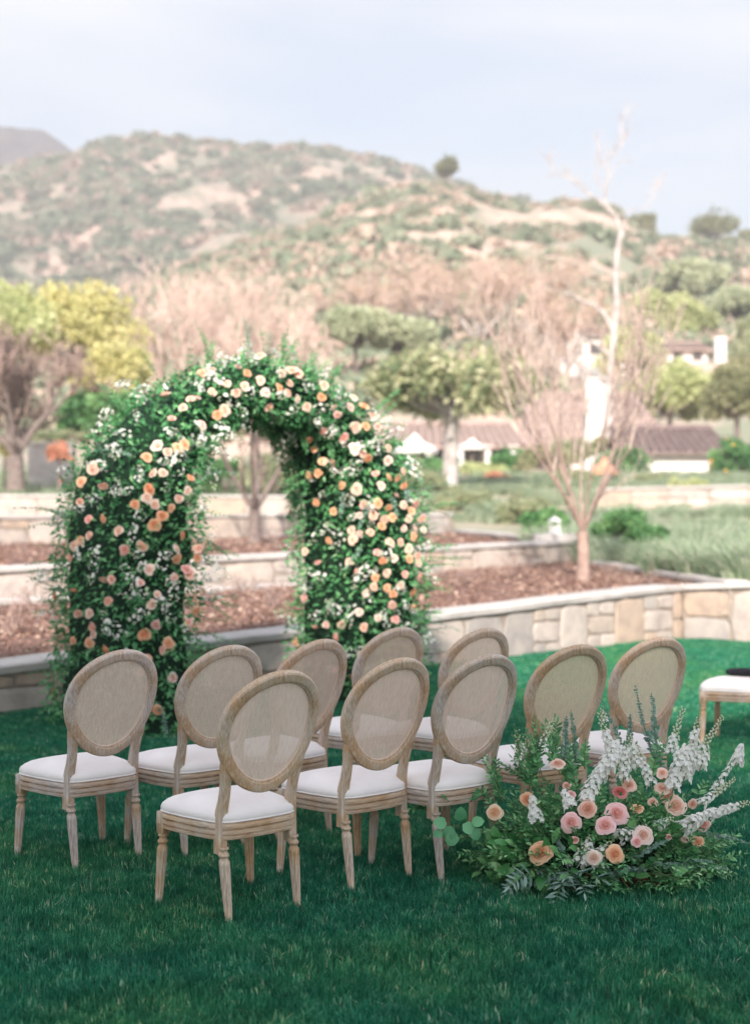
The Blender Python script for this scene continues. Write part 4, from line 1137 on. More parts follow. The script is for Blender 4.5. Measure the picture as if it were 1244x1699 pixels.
cprof = [(.3895, -.012, 1), (.391, -.003, 1), (.400, .002, 1), (.412, .002, 1), (.424, -.004, 1)]
V = [np.column_stack([OL + ON * o_, np.full(n, z)]) for z, o_, k in cprof]
base = OL + ON * -.004
for k, z in ((.94, .436), (.85, .447), (.72, .456), (.55, .463), (.35, .467), (.15, .469)):
    V.append(np.column_stack([base * k, np.full(n, z)]))
V = np.concatenate(V + [np.array([[0, 0, .469]])]); m_ = len(cprof) + 6; j = np.arange(n)
me_cush = mesh('seat_cushion', V, [grid_faces(m_, n, False, True), np.stack([np.full(n, m_ * n), (m_ - 1) * n + (j + 1) % n, (m_ - 1) * n + j], 1), np.array([list(range(n))])], True)
mb = MB(); pp = OL + ON * .001
for zc, rr_ in ((.3935, .0036),):
    P_ = [np.array([*p, zc]) for p in pp] + [np.array([*pp[0], zc])]
    polytube(mb, P_, rr_, 6, cap=False)
me_pip = mb.mesh('piping', True)
# legs
def leg_mesh(x, y, dx, dy, front):
    prof = [(.300, .0225), (.294, .0245), (.289, .0235), (.285, .0165), (.277, .0165), (.273, .0215), (.266, .0238), (.259, .0205), (.256, .0165), (.250, .0175), (.244, .0225), (.236, .0235)]
    flute = [(.228, .0235), (.222, .0238), (.20, .0232), (.15, .0213), (.10, .0192), (.05, .0172), (.034, .0163)]
    end = [(.028, .0145), (.022, .0172), (.014, .0172), (.004, .0145), (-.012, .0135)]
    V = []; n = 48
    for z, r in prof + flute + end:
        fl = (z, r) in flute[1:]
        for k in range(n):
            a = 2 * math.pi * k / n
            rr = r * .93 * (1 - (.24 if fl else 0) * (0.5 + 0.5 * math.cos(a * 8)) ** 2.5)
            f = 1 - z / .30
            V.append((x + dx * f + rr * math.cos(a), y + dy * f + rr * math.sin(a), z))
    m_ = len(prof + flute + end)
    mb = MB().add(V, [grid_faces(m_, n, False, True)[:, ::-1], np.array([list(range((m_ - 1) * n, m_ * n))])])
    if front:
        b = .0225
        Vb = []
        for z, s_ in ((.297, .8), (.303, 1), (.385, 1), (.389, .9)):
            for k in range(8):
                a = [(-1, -.75), (-.75, -1), (.75, -1), (1, -.75), (1, .75), (.75, 1), (-.75, 1), (-1, .75)][k]
                Vb.append((x + a[0] * b * s_, y + a[1] * b * s_, z))
        mb.add(Vb, [grid_faces(4, 8, False, True), np.array([[7, 6, 5, 4, 3, 2, 1, 0]]), np.array([[24, 25, 26, 27, 28, 29, 30, 31]])])
        sx = 1 if x > 0 else -1                 # rosettes on the outer faces
        for ax in ((sx, 0), (0, 1)):
            cx, cy = x + ax[0] * (b + .001), y + ax[1] * (b + .001)
            for rr, h_ in ((.015, .002), (.010, .004), (.005, .006)):
                W_ = []
                for off in (0, h_):
                    for k in range(12):
                        a = 2 * math.pi * k / 12
                        W_.append((cx + ax[0] * off + ax[1] * rr * math.cos(a), cy + ax[1] * off + ax[0] * rr * math.cos(a), .345 + rr * math.sin(a)))
                mb.add(W_, [grid_faces(2, 12, False, True), np.array([list(range(12, 24))])])
    return autosmooth(mb.mesh('leg'), 40)
legs = [leg_mesh(-.212, .172, -.020, .008, True), leg_mesh(.212, .172, .020, .008, True), leg_mesh(-.172, -.190, .004, -.036, False), leg_mesh(.172, -.190, -.004, -.036, False)]

def make_chair():
    r = thing('banquet_chair', 'chair', 'chair', (0, 0, 0))
    for me in legs: obj('leg', me, M['wood'], r)
    obj('seat_rail', me_rail, M['wood_h'], r)
    c = obj('seat_cushion', me_cush, M['linen'], r); obj('piping', me_pip, M['linen'], c)
    for me in me_post: obj('back_post', me, M['wood'], r)
    f = obj('back_frame', me_ring, M['wood'], r)
    obj('cane_panel', me_cane, M['cane'], r)
    obj('beading', me_bead, M['cane'], f)
    return r
def kids(o): return [c for c in bpy.data.objects if c.parent == o]
chair0 = make_chair()
def copy_tree(o, parent=None):
    c = o.copy(); COL.objects.link(c)
    if parent is not None: c.parent = parent
    for ch in o_children[o.name]: copy_tree(ch, c)
    return c
o_children = {}
def index(o):
    o_children[o.name] = kids(o)
    for c in o_children[o.name]: index(c)
index(chair0)
def topd(y): return F * (EYE - 0.985) / (y - HOR)
TX = 622; TH = 0.362
rows = [  # top pixel x, y, yaw, wood tint, cane tint, label
    (473, 1114, 41.0, (1.03, .98, .88), (1.0, 1.0, 1.0), 'oval-back oak chair nearest the viewer, with two seats showing through its cane back'),
    (668, 1093, 42.5, (1.04, .99, .90), (1.0, .98, .98), 'oval-back chair second in the near row, directly right of the nearest chair'),
    (815, 1087, 39.5, (.98, 1.0, 1.03), (1.0, .98, .99), 'greyish oval-back chair in the middle of the near row, its leg behind the round leaves'),
    (963, 1071, 33.5, (1.05, .96, .84), (.97, .93, .84), 'honey-brown oval-back chair standing behind the foliage of the flower arrangement'),
    (1097, 1058, 31.0, (1.04, .98, .93), (1.0, .96, .9), 'oval-back chair at the aisle end, its back rising over the white flower spikes'),
    (207, 1079.5, 43.0, (.97, .98, 1.02), (.98, .98, .98), 'oval-back chair at the left end of the far row, closest to the left edge'),
    (386, 1072, 41.5, (.96, .96, .95), (.92, .93, .92), 'oval-back chair in front of the left foot of the arch, half behind the nearest chair'),
    (537, 1062, 45.5, (1.0, .95, .90), (.86, .82, .80), 'oval-back chair in front of the arch opening, with a brownish panel'),
    (665, 1042, 40.0, (.97, .97, .97), (.90, .88, .84), 'oval-back chair before the right foot of the arch, seen over the second near chair'),
    (808, 1043.5, 39.0, (1.0, .97, .93), (1.0, .98, .94), 'oval-back chair at the right end of the far row, against the stone wall'),
]
chairs = []
jr = np.random.default_rng(77)
for k, (X, Y, yaw, wc, cc, lb) in enumerate(rows):
    c = chair0 if k == 0 else copy_tree(chair0)
    d = topd(Y); a = R(yaw)
    x = (X - TX) / F * d
    hd = np.array([-math.sin(a), math.cos(a)])
    org = np.array([x, d]) + hd * TH
    c.location = (org[0], org[1], 0); c.rotation_euler = (0, 0, a)
    props(c, lb, 'chair', 'oval-back chairs set out for the ceremony')
    chairs.append((c, wc, cc))
# the chair across the aisle
c = copy_tree(chair0); a = R(64)
fl = px(1163, 1241, F * EYE / (1241 - HOR))
loc = np.array([fl.x, fl.y]) - (np.array([math.cos(a), math.sin(a)]) * -.232 + np.array([-math.sin(a), math.cos(a)]) * .18)
c.location = (loc[0], loc[1], 0); c.rotation_euler = (0, 0, a)
props(c, 'chair across the aisle, cut by the right edge, with a black pouch on its seat', 'chair', 'oval-back chairs set out for the ceremony')
chairs.append((c, (1.06, 1.0, .94), (1, 1, 1))); far_chair = c
for c, wc, cc in chairs:
    for ch in kids(c):
        v = jr.uniform(.93, 1.06)
        if ch.name.startswith(('leg', 'seat_rail', 'back')): ch.color = (*[w_ * v for w_ in wc], 1)
        if ch.name.startswith('cane'): ch.color = (*cc, 1)
        for g in kids(ch):
            if g.name.startswith('beading'): g.color = (*[x_ * 1.05 for x_ in cc], 1)
# black pouch on its seat
pr = thing('pouch', 'small black padded pouch lying on the white seat at the right edge', 'pouch', (0, 0, 0))
pc = px(1240, 1112, 10.25); pr.location = (pc.x, pc.y, 0.462); pr.rotation_euler = (0, 0, R(8))
V = []; nu, nv = 12, 28
for i in range(nu):
    a = -math.pi / 2 + math.pi * i / (nu - 1)
    for j in range(nv):
        b = 2 * math.pi * j / nv
        sx = abs(math.cos(b)) ** .55 * np.sign(math.cos(b)); sy = abs(math.sin(b)) ** .55 * np.sign(math.sin(b))
        ca = abs(math.cos(a)) ** .45
        V.append((.155 * ca * sx, .075 * ca * sy, .026 + .026 * math.copysign(abs(math.sin(a)) ** .8, math.sin(a)) + .004 * math.sin(9 * sx + 3)))
obj('pouch_body', mesh('pouch_body', V, [grid_faces(nu, nv, False, True)], True), M['black_cloth'], pr)
mb = MB(); polytube(mb, [(-.14, -.068, .034), (-.05, -.078, .036), (.05, -.078, .036), (.14, -.068, .034)], .004, 6); obj('flap_seam', mb.mesh('flap_seam', True), M['black_cloth'], pr)
# ------------------------------------------------------------------ flowers
def rose_mesh(name, rng, petals=16, gu=4, gv=3, start=0, stop=None, bud=0.35, openness=1.0):
    """tight spiral of cupped petals round a closed heart, unit radius, facing +z"""
    mb = MB(); stop = stop or petals
    if start == 0:                                  # the closed heart
        nu_, nv_ = 4, 8
        V = [(.10 * math.sin(1.5 * i / (nu_ - 1)) * math.cos(6.283 * j / nv_), .10 * math.sin(1.5 * i / (nu_ - 1)) * math.sin(6.283 * j / nv_), .62 + .09 * math.cos(1.5 * i / (nu_ - 1))) for i in range(nu_) for j in range(nv_)]
        mb.add(V, [grid_faces(nu_, nv_, False, True)], .30)
        V = [(r_ * math.cos(6.283 * j / 12), r_ * math.sin(6.283 * j / 12), z_) for r_, z_ in ((.02, -.10), (.34, -.03), (.56, .16), (.60, .34), (.30, .50), (.02, .56)) for j in range(12)]
        mb.add(V, [grid_faces(6, 12, False, True)], .25)
    for i in range(start, stop):
        t = i / (petals - 1)
        a0 = i * 2.39996 + rng.uniform(-.2, .2)
        rad = .085 + .66 * t ** .85
        hw = 1.75 - .95 * t ** .7
        hgt = .74 - .20 * t ** 1.5 + rng.uniform(-.03, .03)
        fl = .02 + openness * .30 * t ** 1.6
        U_, V_ = np.meshgrid(np.linspace(-1, 1, gu + 1), np.linspace(0, 1, gv + 1), indexing='ij')
        v = V_ * (1 - .20 * np.abs(U_) ** 3 + .03 * np.cos(U_ * 7 + i))
        r = rad * (.74 + .26 * np.sin(np.clip(v * 1.1, 0, 1) * 1.5708) ** .8) + fl * v ** 3
        z = hgt * (.50 + .50 * v ** .9) - (.10 + .22 * openness) * t ** 1.5 * v ** 6 - .12 * t * (1 - v)
        az = a0 + U_ * hw
        r = r * (1 + .09 * U_ * (1 if i % 2 else -1)) + rng.uniform(-.02, .02)
        P = np.stack([np.cos(az) * r, np.sin(az) * r, z], -1).reshape(-1, 3)
        tt = (0.05 + .95 * v ** 1.6 * (0.55 + .45 * t) + rng.uniform(-.14, .14)).clip(0, 1).reshape(-1)
        mb.add(P, [grid_faces(gu + 1, gv + 1)], tt)
    return mb.mesh(name, True)
def calyx(mb, rng, r=.5):
    n = 5
    for k in range(n):
        a = 6.283 * k / n
        leaves(mb, [(0, 0, -.12)], [(math.cos(a), math.sin(a), .3)], [(0, 0, 1)], .75, .3, t=.5)
ORANGE = [(0.91, 0.60, 0.40), (0.93, 0.64, 0.45), (0.90, 0.55, 0.36)]
PEACH = [(0.93, 0.72, 0.63), (0.93, 0.68, 0.59), (0.94, 0.78, 0.69)]
PINK = [(0.92, 0.64, 0.61), (0.93, 0.69, 0.66), (0.91, 0.60, 0.57)]
WHITE = [(0.90, 0.80, 0.74), (0.92, 0.86, 0.80), (0.90, 0.76, 0.72)]
BLUSH = [(0.93, 0.68, 0.70), (0.92, 0.70, 0.70)]
PAL = {'o': ORANGE, 'p': PEACH, 'k': PINK, 'w': WHITE, 'b': [(0.95, 0.64, 0.67), (0.94, 0.66, 0.68)], 'c': [(0.90, 0.74, 0.56)], 'r': [(0.82, 0.34, 0.34)]}
def face_rot(dirv, rng):
    q = Vector(dirv).to_track_quat('Z', 'Y')
    return (q @ Matrix.Rotation(rng.uniform(0, 6.28), 3, 'Z').to_quaternion()).to_euler()

def floret_np(mb, p, nrm, r, rng, pet=5, t0=.6):
    """a small open five-petalled bloom"""
    nrm = np.asarray(nrm, float); nrm /= np.linalg.norm(nrm)
    a_ = np.cross(nrm, (0.3, .2, 1)); a_ /= np.linalg.norm(a_); b_ = np.cross(nrm, a_)
    an = np.arange(pet) * 6.283 / pet + rng.random() * 6
    D = np.cos(an)[:, None] * a_ + np.sin(an)[:, None] * b_ + nrm * rng.uniform(.1, .5)
    leaves(mb, np.tile(p, (pet, 1)), D, np.tile(nrm, (pet, 1)), r * rng.uniform(.75, 1.0), r * .85, ROUND, t=np.full(pet, np.clip(t0 + rng.uniform(-.2, .4), 0, 1)))
def bud_np(mb, p, r, rng, t0=.2):
    V = np.array([(0, 0, 1.2), (1, 0, 0), (0, 1, 0), (-1, 0, 0), (0, -1, 0), (0, 0, -1)]) * r
    mb.add(V @ np.array(Matrix.Rotation(rng.uniform(0, 1.5), 3, 'X') @ Matrix.Rotation(rng.uniform(0, 6), 3, 'Z')) + p, [np.array([(0, 1, 2), (0, 2, 3), (0, 3, 4), (0, 4, 1), (5, 2, 1), (5, 3, 2), (5, 4, 3), (5, 1, 4)])], t0 + rng.uniform(-.1, .15))

# ---- the arch
AC = (np.array([-1.83, 10.92]), 2.31, np.array([.72, .694]), np.array([.694, -.72]))    # left foot centre, span, run, front normal
CL_, SPAN, AU, AN = AC
HR = SPAN / 2; ZC = 1.43
lenc = ZC; lena = math.pi * HR; LT = 2 * lenc + lena
def arch_frame(s):
    """centre (3), outward radial (3) at arc length s"""
    if s < lenc: c = (0.0, s); o_ = (-1.0, 0.0)
    elif s < lenc + lena:
        a = math.pi - (s - lenc) / HR; c = (HR + HR * math.cos(a), ZC + HR * math.sin(a)); o_ = (math.cos(a), math.sin(a))
    else: c = (SPAN, ZC - (s - lenc - lena)); o_ = (1.0, 0.0)
    C = np.array([CL_[0] + AU[0] * c[0], CL_[1] + AU[1] * c[0], c[1]])
    O = np.array([AU[0] * o_[0], AU[1] * o_[0], o_[1]])
    return C, O
N3 = np.array([AN[0], AN[1], 0])
def arch_pt(s, th, k=1.0):
    C, O = arch_frame(s)
    f = 1 + .16 * mn.noise(Vector((s * 1.9, math.cos(th) * 1.3, math.sin(th) * 1.3))) + .06 * mn.noise(Vector((s * 6, math.cos(th) * 3, math.sin(th) * 3)))
    q = min(s, LT - s)
    w_ = float(sm(1 - (q - 1.5) / 1.1))
    a_ = (.255 + .13 * w_) * k * f; b_ = (.45 + .23 * w_) * k * f
    C = C + O * .03 * w_
    c, s_ = math.cos(th), math.sin(th)
    e = .75
    P = C + O * (a_ * math.copysign(abs(c) ** e, c)) + N3 * (b_ * math.copysign(abs(s_) ** e, s_))
    nn = O * (c / a_) + N3 * (s_ / b_); nn /= np.linalg.norm(nn)
    return P, nn
arch = thing('floral_arch', 'large rounded wedding arch thickly covered in greenery and peach, orange and white flowers', 'floral arch', (CL_[0] + AU[0] * HR, CL_[1] + AU[1] * HR, 0))
A0 = np.array(arch.location)
ns, nt = 90, 28
V = [arch_pt(LT * i / (ns - 1), 2 * math.pi * j / nt, .80)[0] - A0 for i in range(ns) for j in range(nt)]
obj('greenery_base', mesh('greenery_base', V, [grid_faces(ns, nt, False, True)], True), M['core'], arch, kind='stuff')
rng = np.random.default_rng(200)
n = 17000
P = np.zeros((n, 3)); Nn = np.zeros((n, 3))
for i in range(n):
    s = rng.uniform(0, LT); th = rng.uniform(0, 2 * math.pi)
    p, nn = arch_pt(s, th, .80 + .26 * rng.random() ** 1.2)
    P[i] = p - A0; Nn[i] = nn
D = Nn * rng.uniform(.1, 1.0, (n, 1)) + rng.normal(size=(n, 3)) * .55 - np.array([0, 0, .25])
mb = MB(); leaves(mb, P, D, Nn + rng.normal(size=(n, 3)) * .45 + np.array([0, 0, .35]), rng.uniform(.035, .075, n), rng.uniform(.016, .032, n), t=np.clip(rng.normal(.45, .22, n), 0, 1))
obj('leaves', mb.mesh('leaves'), M['arch_leaf'], arch, kind='stuff')
# sprigs that stand out from the outline
def sprig(mbl, mbs, p, d, L, nl, ll, lw, rng, droop=.5, tmpl=LEAF4, tr=(.2, .8), r=.0025, pair=True, t_taper=.35):
    d = np.asarray(d, float) / np.linalg.norm(d); pts = [np.asarray(p, float)]
    seg = 7
    for k in range(seg):
        d = d + np.array([0, 0, -droop / seg]) + rng.normal(size=3) * .06; d /= np.linalg.norm(d); pts.append(pts[-1] + d * L / seg)
    pts = np.array(pts)
    polytube(mbs, pts, np.linspace(r, r * .4, seg + 1), 4, t=rng.random(), cap=False)
    f = np.linspace(.12, 1, nl)
    idx = f * seg; i0 = np.minimum(idx.astype(int), seg - 1); w_ = (idx - i0)[:, None]
    Pp = pts[i0] * (1 - w_) + pts[i0 + 1] * w_
    T = pts[i0 + 1] - pts[i0]; T /= np.linalg.norm(T, axis=1, keepdims=True)
    side = np.cross(T, np.array([.2, -.3, 1.0])); side /= np.linalg.norm(side, axis=1, keepdims=True)
    rot = rng.uniform(-.6, .6, nl)
    up_ = np.cross(side, T); side = side * np.cos(rot)[:, None] + up_ * np.sin(rot)[:, None]
    sg = np.where(np.arange(nl) % 2 == 0, 1, -1)[:, None]
    for q in ((1, -1) if pair else (1,)):
        D = side * sg * q + T * rng.uniform(.4, .9, (nl, 1))
        D[-1] = T[-1]
        sc = (1 - t_taper * f) * rng.uniform(.8, 1.15, nl)
        leaves(mbl, Pp, D, up_ + rng.normal(size=(nl, 3)) * .3, ll * sc, lw * sc, tmpl, t=rng.uniform(*tr, nl))
    return pts
mbl, mbs = MB(), MB()
for k in range(210):
    s = rng.uniform(.15, LT - .1); th = rng.uniform(0, 2 * math.pi)
    p, nn = arch_pt(s, th, .85)
    d = nn + rng.normal(size=3) * .4 + np.array([0, 0, .35])
    sprig(mbl, mbs, p - A0, d, rng.uniform(.16, .34), rng.integers(6, 12), .045, .018, rng, .4)
for X, Y, dx, dz, L in ((700, 850, 1, .25, .45), (690, 890, 1, .1, .40), (700, 940, 1, .2, .42), (680, 980, 1, .35, .38), (650, 830, 1, .35, .40), (672, 780, 1, .6, .35), (630, 700, .7, .9, .35), (545, 640, .4, 1, .3), (110, 870, -1, .4, .3), (105, 940, -1, .2, .32), (110, 1000, -1, .1, .3), (200, 690, -.5, .9, .3), (345, 600, -.3, 1, .3), (470, 600, .3, 1, .3), (350, 900, 1, -.1, .3), (355, 1000, 1, .0, .32), (345, 1060, 1, -.3, .3), (495, 790, -1, -.2, .25), (500, 700, -.8, -.5, .3), (700, 1010, 1, .1, .3), (720, 910, 1, .5, .3)):
    d_ = 11.3 + (X - 250) / 450 * 1.1
    for rep in range(3):
        p = np.array(px(X - 14 * dx, Y + rng.uniform(-15, 15), d_)) - A0
        sprig(mbl, mbs, p, (dx, rng.uniform(-.3, .3), dz + rng.uniform(-.3, .3)), L * rng.uniform(.75, 1.1), 11, .05, .02, rng, .35)
obj('sprigs', mbl.mesh('sprigs'), M['arch_leaf'], arch, kind='stuff')
obj('sprig_stems', mbs.mesh('sprig_stems'), M['stem'], arch, kind='stuff')
mbl, mbs = MB(), MB()
for k in range(46):
    s = rng.uniform(.1, LT - .1); th = rng.uniform(-.6, math.pi)
    p, nn = arch_pt(s, th, .95)
    sprig(mbl, mbs, p - A0, nn * .5 + rng.normal(size=3) * .6, rng.uniform(.25, .45), 14, .035, .022, rng, .5, tr=(0, .9))
obj('eucalyptus_sprays', mbl.mesh('eucalyptus_sprays'), M['euc_leaf'], arch, kind='stuff')
obj('eucalyptus_stems', mbs.mesh('eucalyptus_stems'), M['stem'], arch, kind='stuff')

ns, nt = 90, 36
Vs = [tuple(arch_pt(LT * i / (ns - 1), 2 * math.pi * j / nt, 1.0)[0]) for i in range(ns) for j in range(nt)]
arch_bvh = BVHTree.FromPolygons([Vector(v) for v in Vs], [tuple(int(q) for q in f) for f in grid_faces(ns, nt, False, True)])
def arch_hit(X, Y):
    o_ = Vector((0, 0, EYE)); d = (px(X, Y, 10) - o_).normalized()
    loc, nrm, i, dist = arch_bvh.ray_cast(o_, d)
    if loc is None:
        best = None
        for dd in np.linspace(9.5, 13.5, 33):
            p = px(X, Y, dd); l2, n2, i2, ds = arch_bvh.find_nearest(p)
            if best is None or ds < best[2]: best = (p * .7 + l2 * .3, n2, ds)
        loc, nrm = best[0], best[1]
    if nrm.dot(d) > 0: nrm = -nrm
    return np.array(loc), np.array(nrm)
L4 = "865,210,o;918,195,p;1050,178,w;1095,205,o;685,322,p+;910,300,p;990,255,p;1035,292,p;1075,265,p;805,340,p;835,335,w;770,385,p;968,385,p+;930,405,o;712,445,k;845,465,k;640,585,w+;690,612,w;585,640,o;725,590,o;765,572,o;320,695,p+;660,718,p;625,720,p;785,745,o;775,800,w;372,775,p;610,795,o+;730,843,w;590,840,w;620,875,p;530,875,o;690,890,o;255,765,o;250,865,p;655,932,o+;615,970,o+;295,955,k;375,950,o;445,1010,p;565,1085,p+;470,1110,k;255,1060,o;300,1040,p;225,1085,p;745,1025,o;710,1105,w+;715,1155,o;835,1105,p;825,1150,o;595,1215,w+;770,1215,k;705,1248,k;540,1290,k;840,1325,w+;880,1395,k;620,1345,w;600,1395,w+;390,1375,p;415,1262,p;370,1258,p;215,1325,o;815,1425,o;775,1485,k;625,1500,k;560,1545,o+;690,1595,o+;670,1630,p;240,1440,p;305,1438,p;320,1505,p;325,1545,p;220,1580,o;303,1595,o;390,1625,o;590,1680,o;205,1148,p;790,1245,p"
L5 = "98,122,p+;22,205,o;90,228,p;130,350,p;112,290,w;200,195,p;255,185,p+;290,200,p;235,245,p;225,295,p;180,265,o;275,325,w;325,357,p;420,262,p;412,310,o;470,357,w;493,400,k;550,372,k;570,332,w+;625,378,o+;665,422,p;585,465,p+;635,470,o;700,470,k;428,475,k;525,515,k+;755,585,p;495,640,k+;585,575,w+;632,608,p;660,632,o;755,645,w;700,720,k;755,735,o;800,730,o;835,775,o;830,700,p;615,787,p+;725,775,w;795,832,w;650,867,k;715,863,o+;765,880,o;835,875,p;893,868,k;875,910,o;630,930,k;695,928,p+;742,945,p;785,940,o;860,948,p;925,940,p;730,983,o;840,998,w;885,1003,w;880,1040,o;930,1010,w;590,1010,p;630,1022,w;595,1055,p+;680,1020,p;770,1078,p+;815,1075,p;860,1105,p;710,1125,k;740,1155,o;805,1150,w;858,1160,o;900,1145,p;905,1180,p;620,1218,k;765,1232,p;845,1240,k;910,1245,p;705,1255,o;830,1290,w;765,1305,o;790,1340,o;875,1330,o;920,1360,p;655,1340,w;785,1395,p;890,1398,o;625,1432,w;722,1465,w;797,1475,k;350,1360,k;398,1515,k;460,1497,w;537,1497,p;650,1512,p;512,1560,k;350,1118,p;415,1180,k;408,850,o;390,572,o;360,515,o;370,712,o;435,645,o;415,700,o;540,768,o;495,905,o;475,1055,o;578,1170,p;702,1300,p"
RL = []
for L_, ox in ((L4, 60), (L5, 400)):
    for e in L_.split(';'):
        a, b, c = e.split(','); RL.append((ox + float(a) / 3.147, 560 + float(b) / 3.147, c[0], '+' in c))
for X, Y, c in ((235, 1115, 'p'), (250, 1140, 'k'), (262, 1175, 'o'), (215, 1090, 'o'), (285, 1123, 'w'), (560, 1110, 'k'), (600, 1085, 'w'), (590, 1120, 'p')): RL.append((X, Y, c, False))
rr = np.random.default_rng(210)
rose_lib = [rose_mesh('rose', rr, 17, 4, 3, openness=o_) for o_ in (.6, .85, 1.0, 1.15)]
for me in rose_lib: me.materials.append(M['rose'])
for X, Y, c, big in RL:
    p, nn = arch_hit(X, Y)
    rad = (.051 if big else .040) * rr.uniform(.88, 1.1)
    cam_dir = np.array([0, 0, EYE]) - p; cam_dir /= np.linalg.norm(cam_dir)
    dirv = nn * .9 + np.array([.1, -.35, .12]) + rr.normal(size=3) * .28
    if rr.random() < .3: dirv = dirv + rr.normal(size=3) * .5
    col = np.array(PAL[c][rr.integers(len(PAL[c]))]) * rr.uniform(.92, 1.06)
    obj('rose', rose_lib[rr.integers(4)], None, arch, color=tuple(col), loc=tuple(p + nn * .03 + cam_dir * .02 - A0), rot=face_rot(dirv, rr), scale=(rad, rad, rad * .9))
# the far and hidden sides carry fewer roses
for k in range(46):
    p, nn = arch_pt(rr.uniform(.2, LT - .2), rr.uniform(math.pi * 1.15, math.pi * 1.85), 1.0)
    col = PAL['opkw'[k % 4]][0]
    obj('rose', rose_lib[rr.integers(4)], None, arch, color=col, loc=tuple(p - A0), rot=face_rot(nn, rr), scale=(.042,) * 3)
# sprays of small white bloom
def spray_mesh(rng, n=15, L=.17, w_=.035, r=.014):
    mb = MB()
    for k in range(n):
        f = k / n; a = rng.random() * 6.28; q = w_ * (1 - .6 * f) * rng.uniform(.5, 1)
        p = np.array([math.cos(a) * q, math.sin(a) * q, f * L])
        if f < .7: floret_np(mb, p, (math.cos(a), math.sin(a), .5), r * rng.uniform(.8, 1.2), rng)
        else: bud_np(mb, p * (1, 1, 1), r * .45, rng)
    return mb.mesh('blossom_spray')
spray_lib = [spray_mesh(rr, n_, L_, w_) for n_, L_, w_ in ((18, .16, .04), (12, .10, .035), (22, .20, .045), (9, .07, .04))]
for me in spray_lib: me.materials.append(M['white_petal'])
WL4 = [(290, 455), (335, 345), (410, 385), (565, 355), (485, 245), (588, 232), (545, 440), (490, 520), (437, 580), (690, 515), (870, 525), (830, 520), (380, 680), (720, 690), (740, 640), (545, 750), (450, 810), (500, 800), (360, 885), (120, 1000), (550, 930), (540, 980), (350, 1120), (330, 1150), (480, 1210), (660, 1130), (640, 1160), (485, 1270), (690, 1465), (145, 1455), (475, 1570), (780, 1570), (520, 1460), (870, 1240), (920, 1080), (1010, 140), (850, 290), (920, 230), (330, 490), (180, 710), (1050, 340), (1070, 400), (950, 250), (700, 1330), (560, 1195), (470, 1640), (260, 900), (430, 600), (520, 330), (880, 600), (900, 760), (250, 1140), (100, 1240)]
WL5 = [(380, 370), (395, 420), (490, 460), (520, 260), (545, 265), (600, 700), (560, 720), (580, 860), (545, 1050), (520, 1090), (455, 970), (785, 385), (765, 470), (520, 660), (500, 1380), (515, 1440), (370, 1280), (445, 1245), (525, 1190), (590, 1390), (120, 290), (190, 300), (345, 270), (30, 290), (60, 60), (10, 110), (150, 90), (340, 1310), (600, 940), (560, 850), (850, 640), (880, 700), (940, 1090), (770, 540), (680, 1180), (760, 1120), (660, 1390), (740, 1420), (420, 1450), (690, 560), (600, 560), (380, 430)]
for (lst, ox) in ((WL4, 60), (WL5, 400)):
    for a_, b_ in lst:
        p, nn = arch_hit(ox + a_ / 3.147, 560 + b_ / 3.147)
        obj('blossom_spray', spray_lib[rr.integers(4)], None, arch, kind='stuff', loc=tuple(p + nn * .03 - A0), rot=face_rot(nn * .7 + rr.normal(size=3) * .6 + np.array([0, -.3, 0]), rr), scale=(rr.uniform(1.0, 1.5),) * 3)
for k in range(95):
    s_ = rr.uniform(.3, LT - .2); p, nn = arch_pt(s_, rr.uniform(.1, math.pi * 1.05) if k % 3 else rr.uniform(math.pi * .9, math.pi * 1.6), 1.0)
    if k < 60: p, nn = arch_pt(s_, rr.uniform(.2, math.pi * .9), 1.0)
    obj('blossom_spray', spray_lib[k % 4], None, arch, kind='stuff', loc=tuple(p + nn * .02 - A0), rot=face_rot(nn + rr.normal(size=3) * .5, rr), scale=(rr.uniform(.9, 1.3),) * 3)

# ---- the aisle arrangement
G = thing('floral_arrangement', 'ground-level aisle arrangement of roses, white flower spikes and trailing eucalyptus', 'floral arrangement', (.95, 6.42, 0), group=None)
G0 = np.array(G.location)
gr = np.random.default_rng(300)
MC = np.array([.98, 6.40, .02]); MR = np.array([.49, .29, .36])
def mound(az, el, k=1.0):
    q = np.array([math.cos(az) * math.cos(el), math.sin(az) * math.cos(el), math.sin(el)])
    f = 1 + .18 * mn.noise(Vector(q * 2.3))
    return MC + q * MR * f * k, q
Vm = [tuple(mound(2 * math.pi * j / 32, -.1 + (math.pi / 2 + .1) * i / 11, .74)[0] - G0) for i in range(12) for j in range(32)]
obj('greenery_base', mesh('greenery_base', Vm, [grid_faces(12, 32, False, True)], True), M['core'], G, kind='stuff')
Vm = [Vector(mound(2 * math.pi * j / 32, -.1 + (math.pi / 2 + .1) * i / 11, .95)[0]) for i in range(12) for j in range(32)]
gbvh = BVHTree.FromPolygons(Vm, [tuple(int(q) for q in f) for f in grid_faces(12, 32, False, True)])
def zp(a, b): return 680 + a / 2.2057, 1040 + b / 2.2057          # from the enlarged detail to photo pixels
def ghit(X, Y):
    o_ = Vector((0, 0, EYE)); d = (px(X, Y, 6) - o_).normalized()
    loc, nrm, i, dist = gbvh.ray_cast(o_, d)
    if loc is None:
        p = px(X, Y, MC[1] + .0)
        l2, n2, i2, ds = gbvh.find_nearest(p); loc, nrm = p * .8 + l2 * .2, n2
    if nrm.dot(d) > 0: nrm = -nrm
    return np.array(loc), np.array(nrm)
def gd(a_, b_, d):
    o_ = Vector((0, 0, EYE)); dv = (px(*zp(a_, b_), 6) - o_).normalized()
    loc = gbvh.ray_cast(o_, dv)[0]
    return d if loc is None else min(d, loc.y - .045)
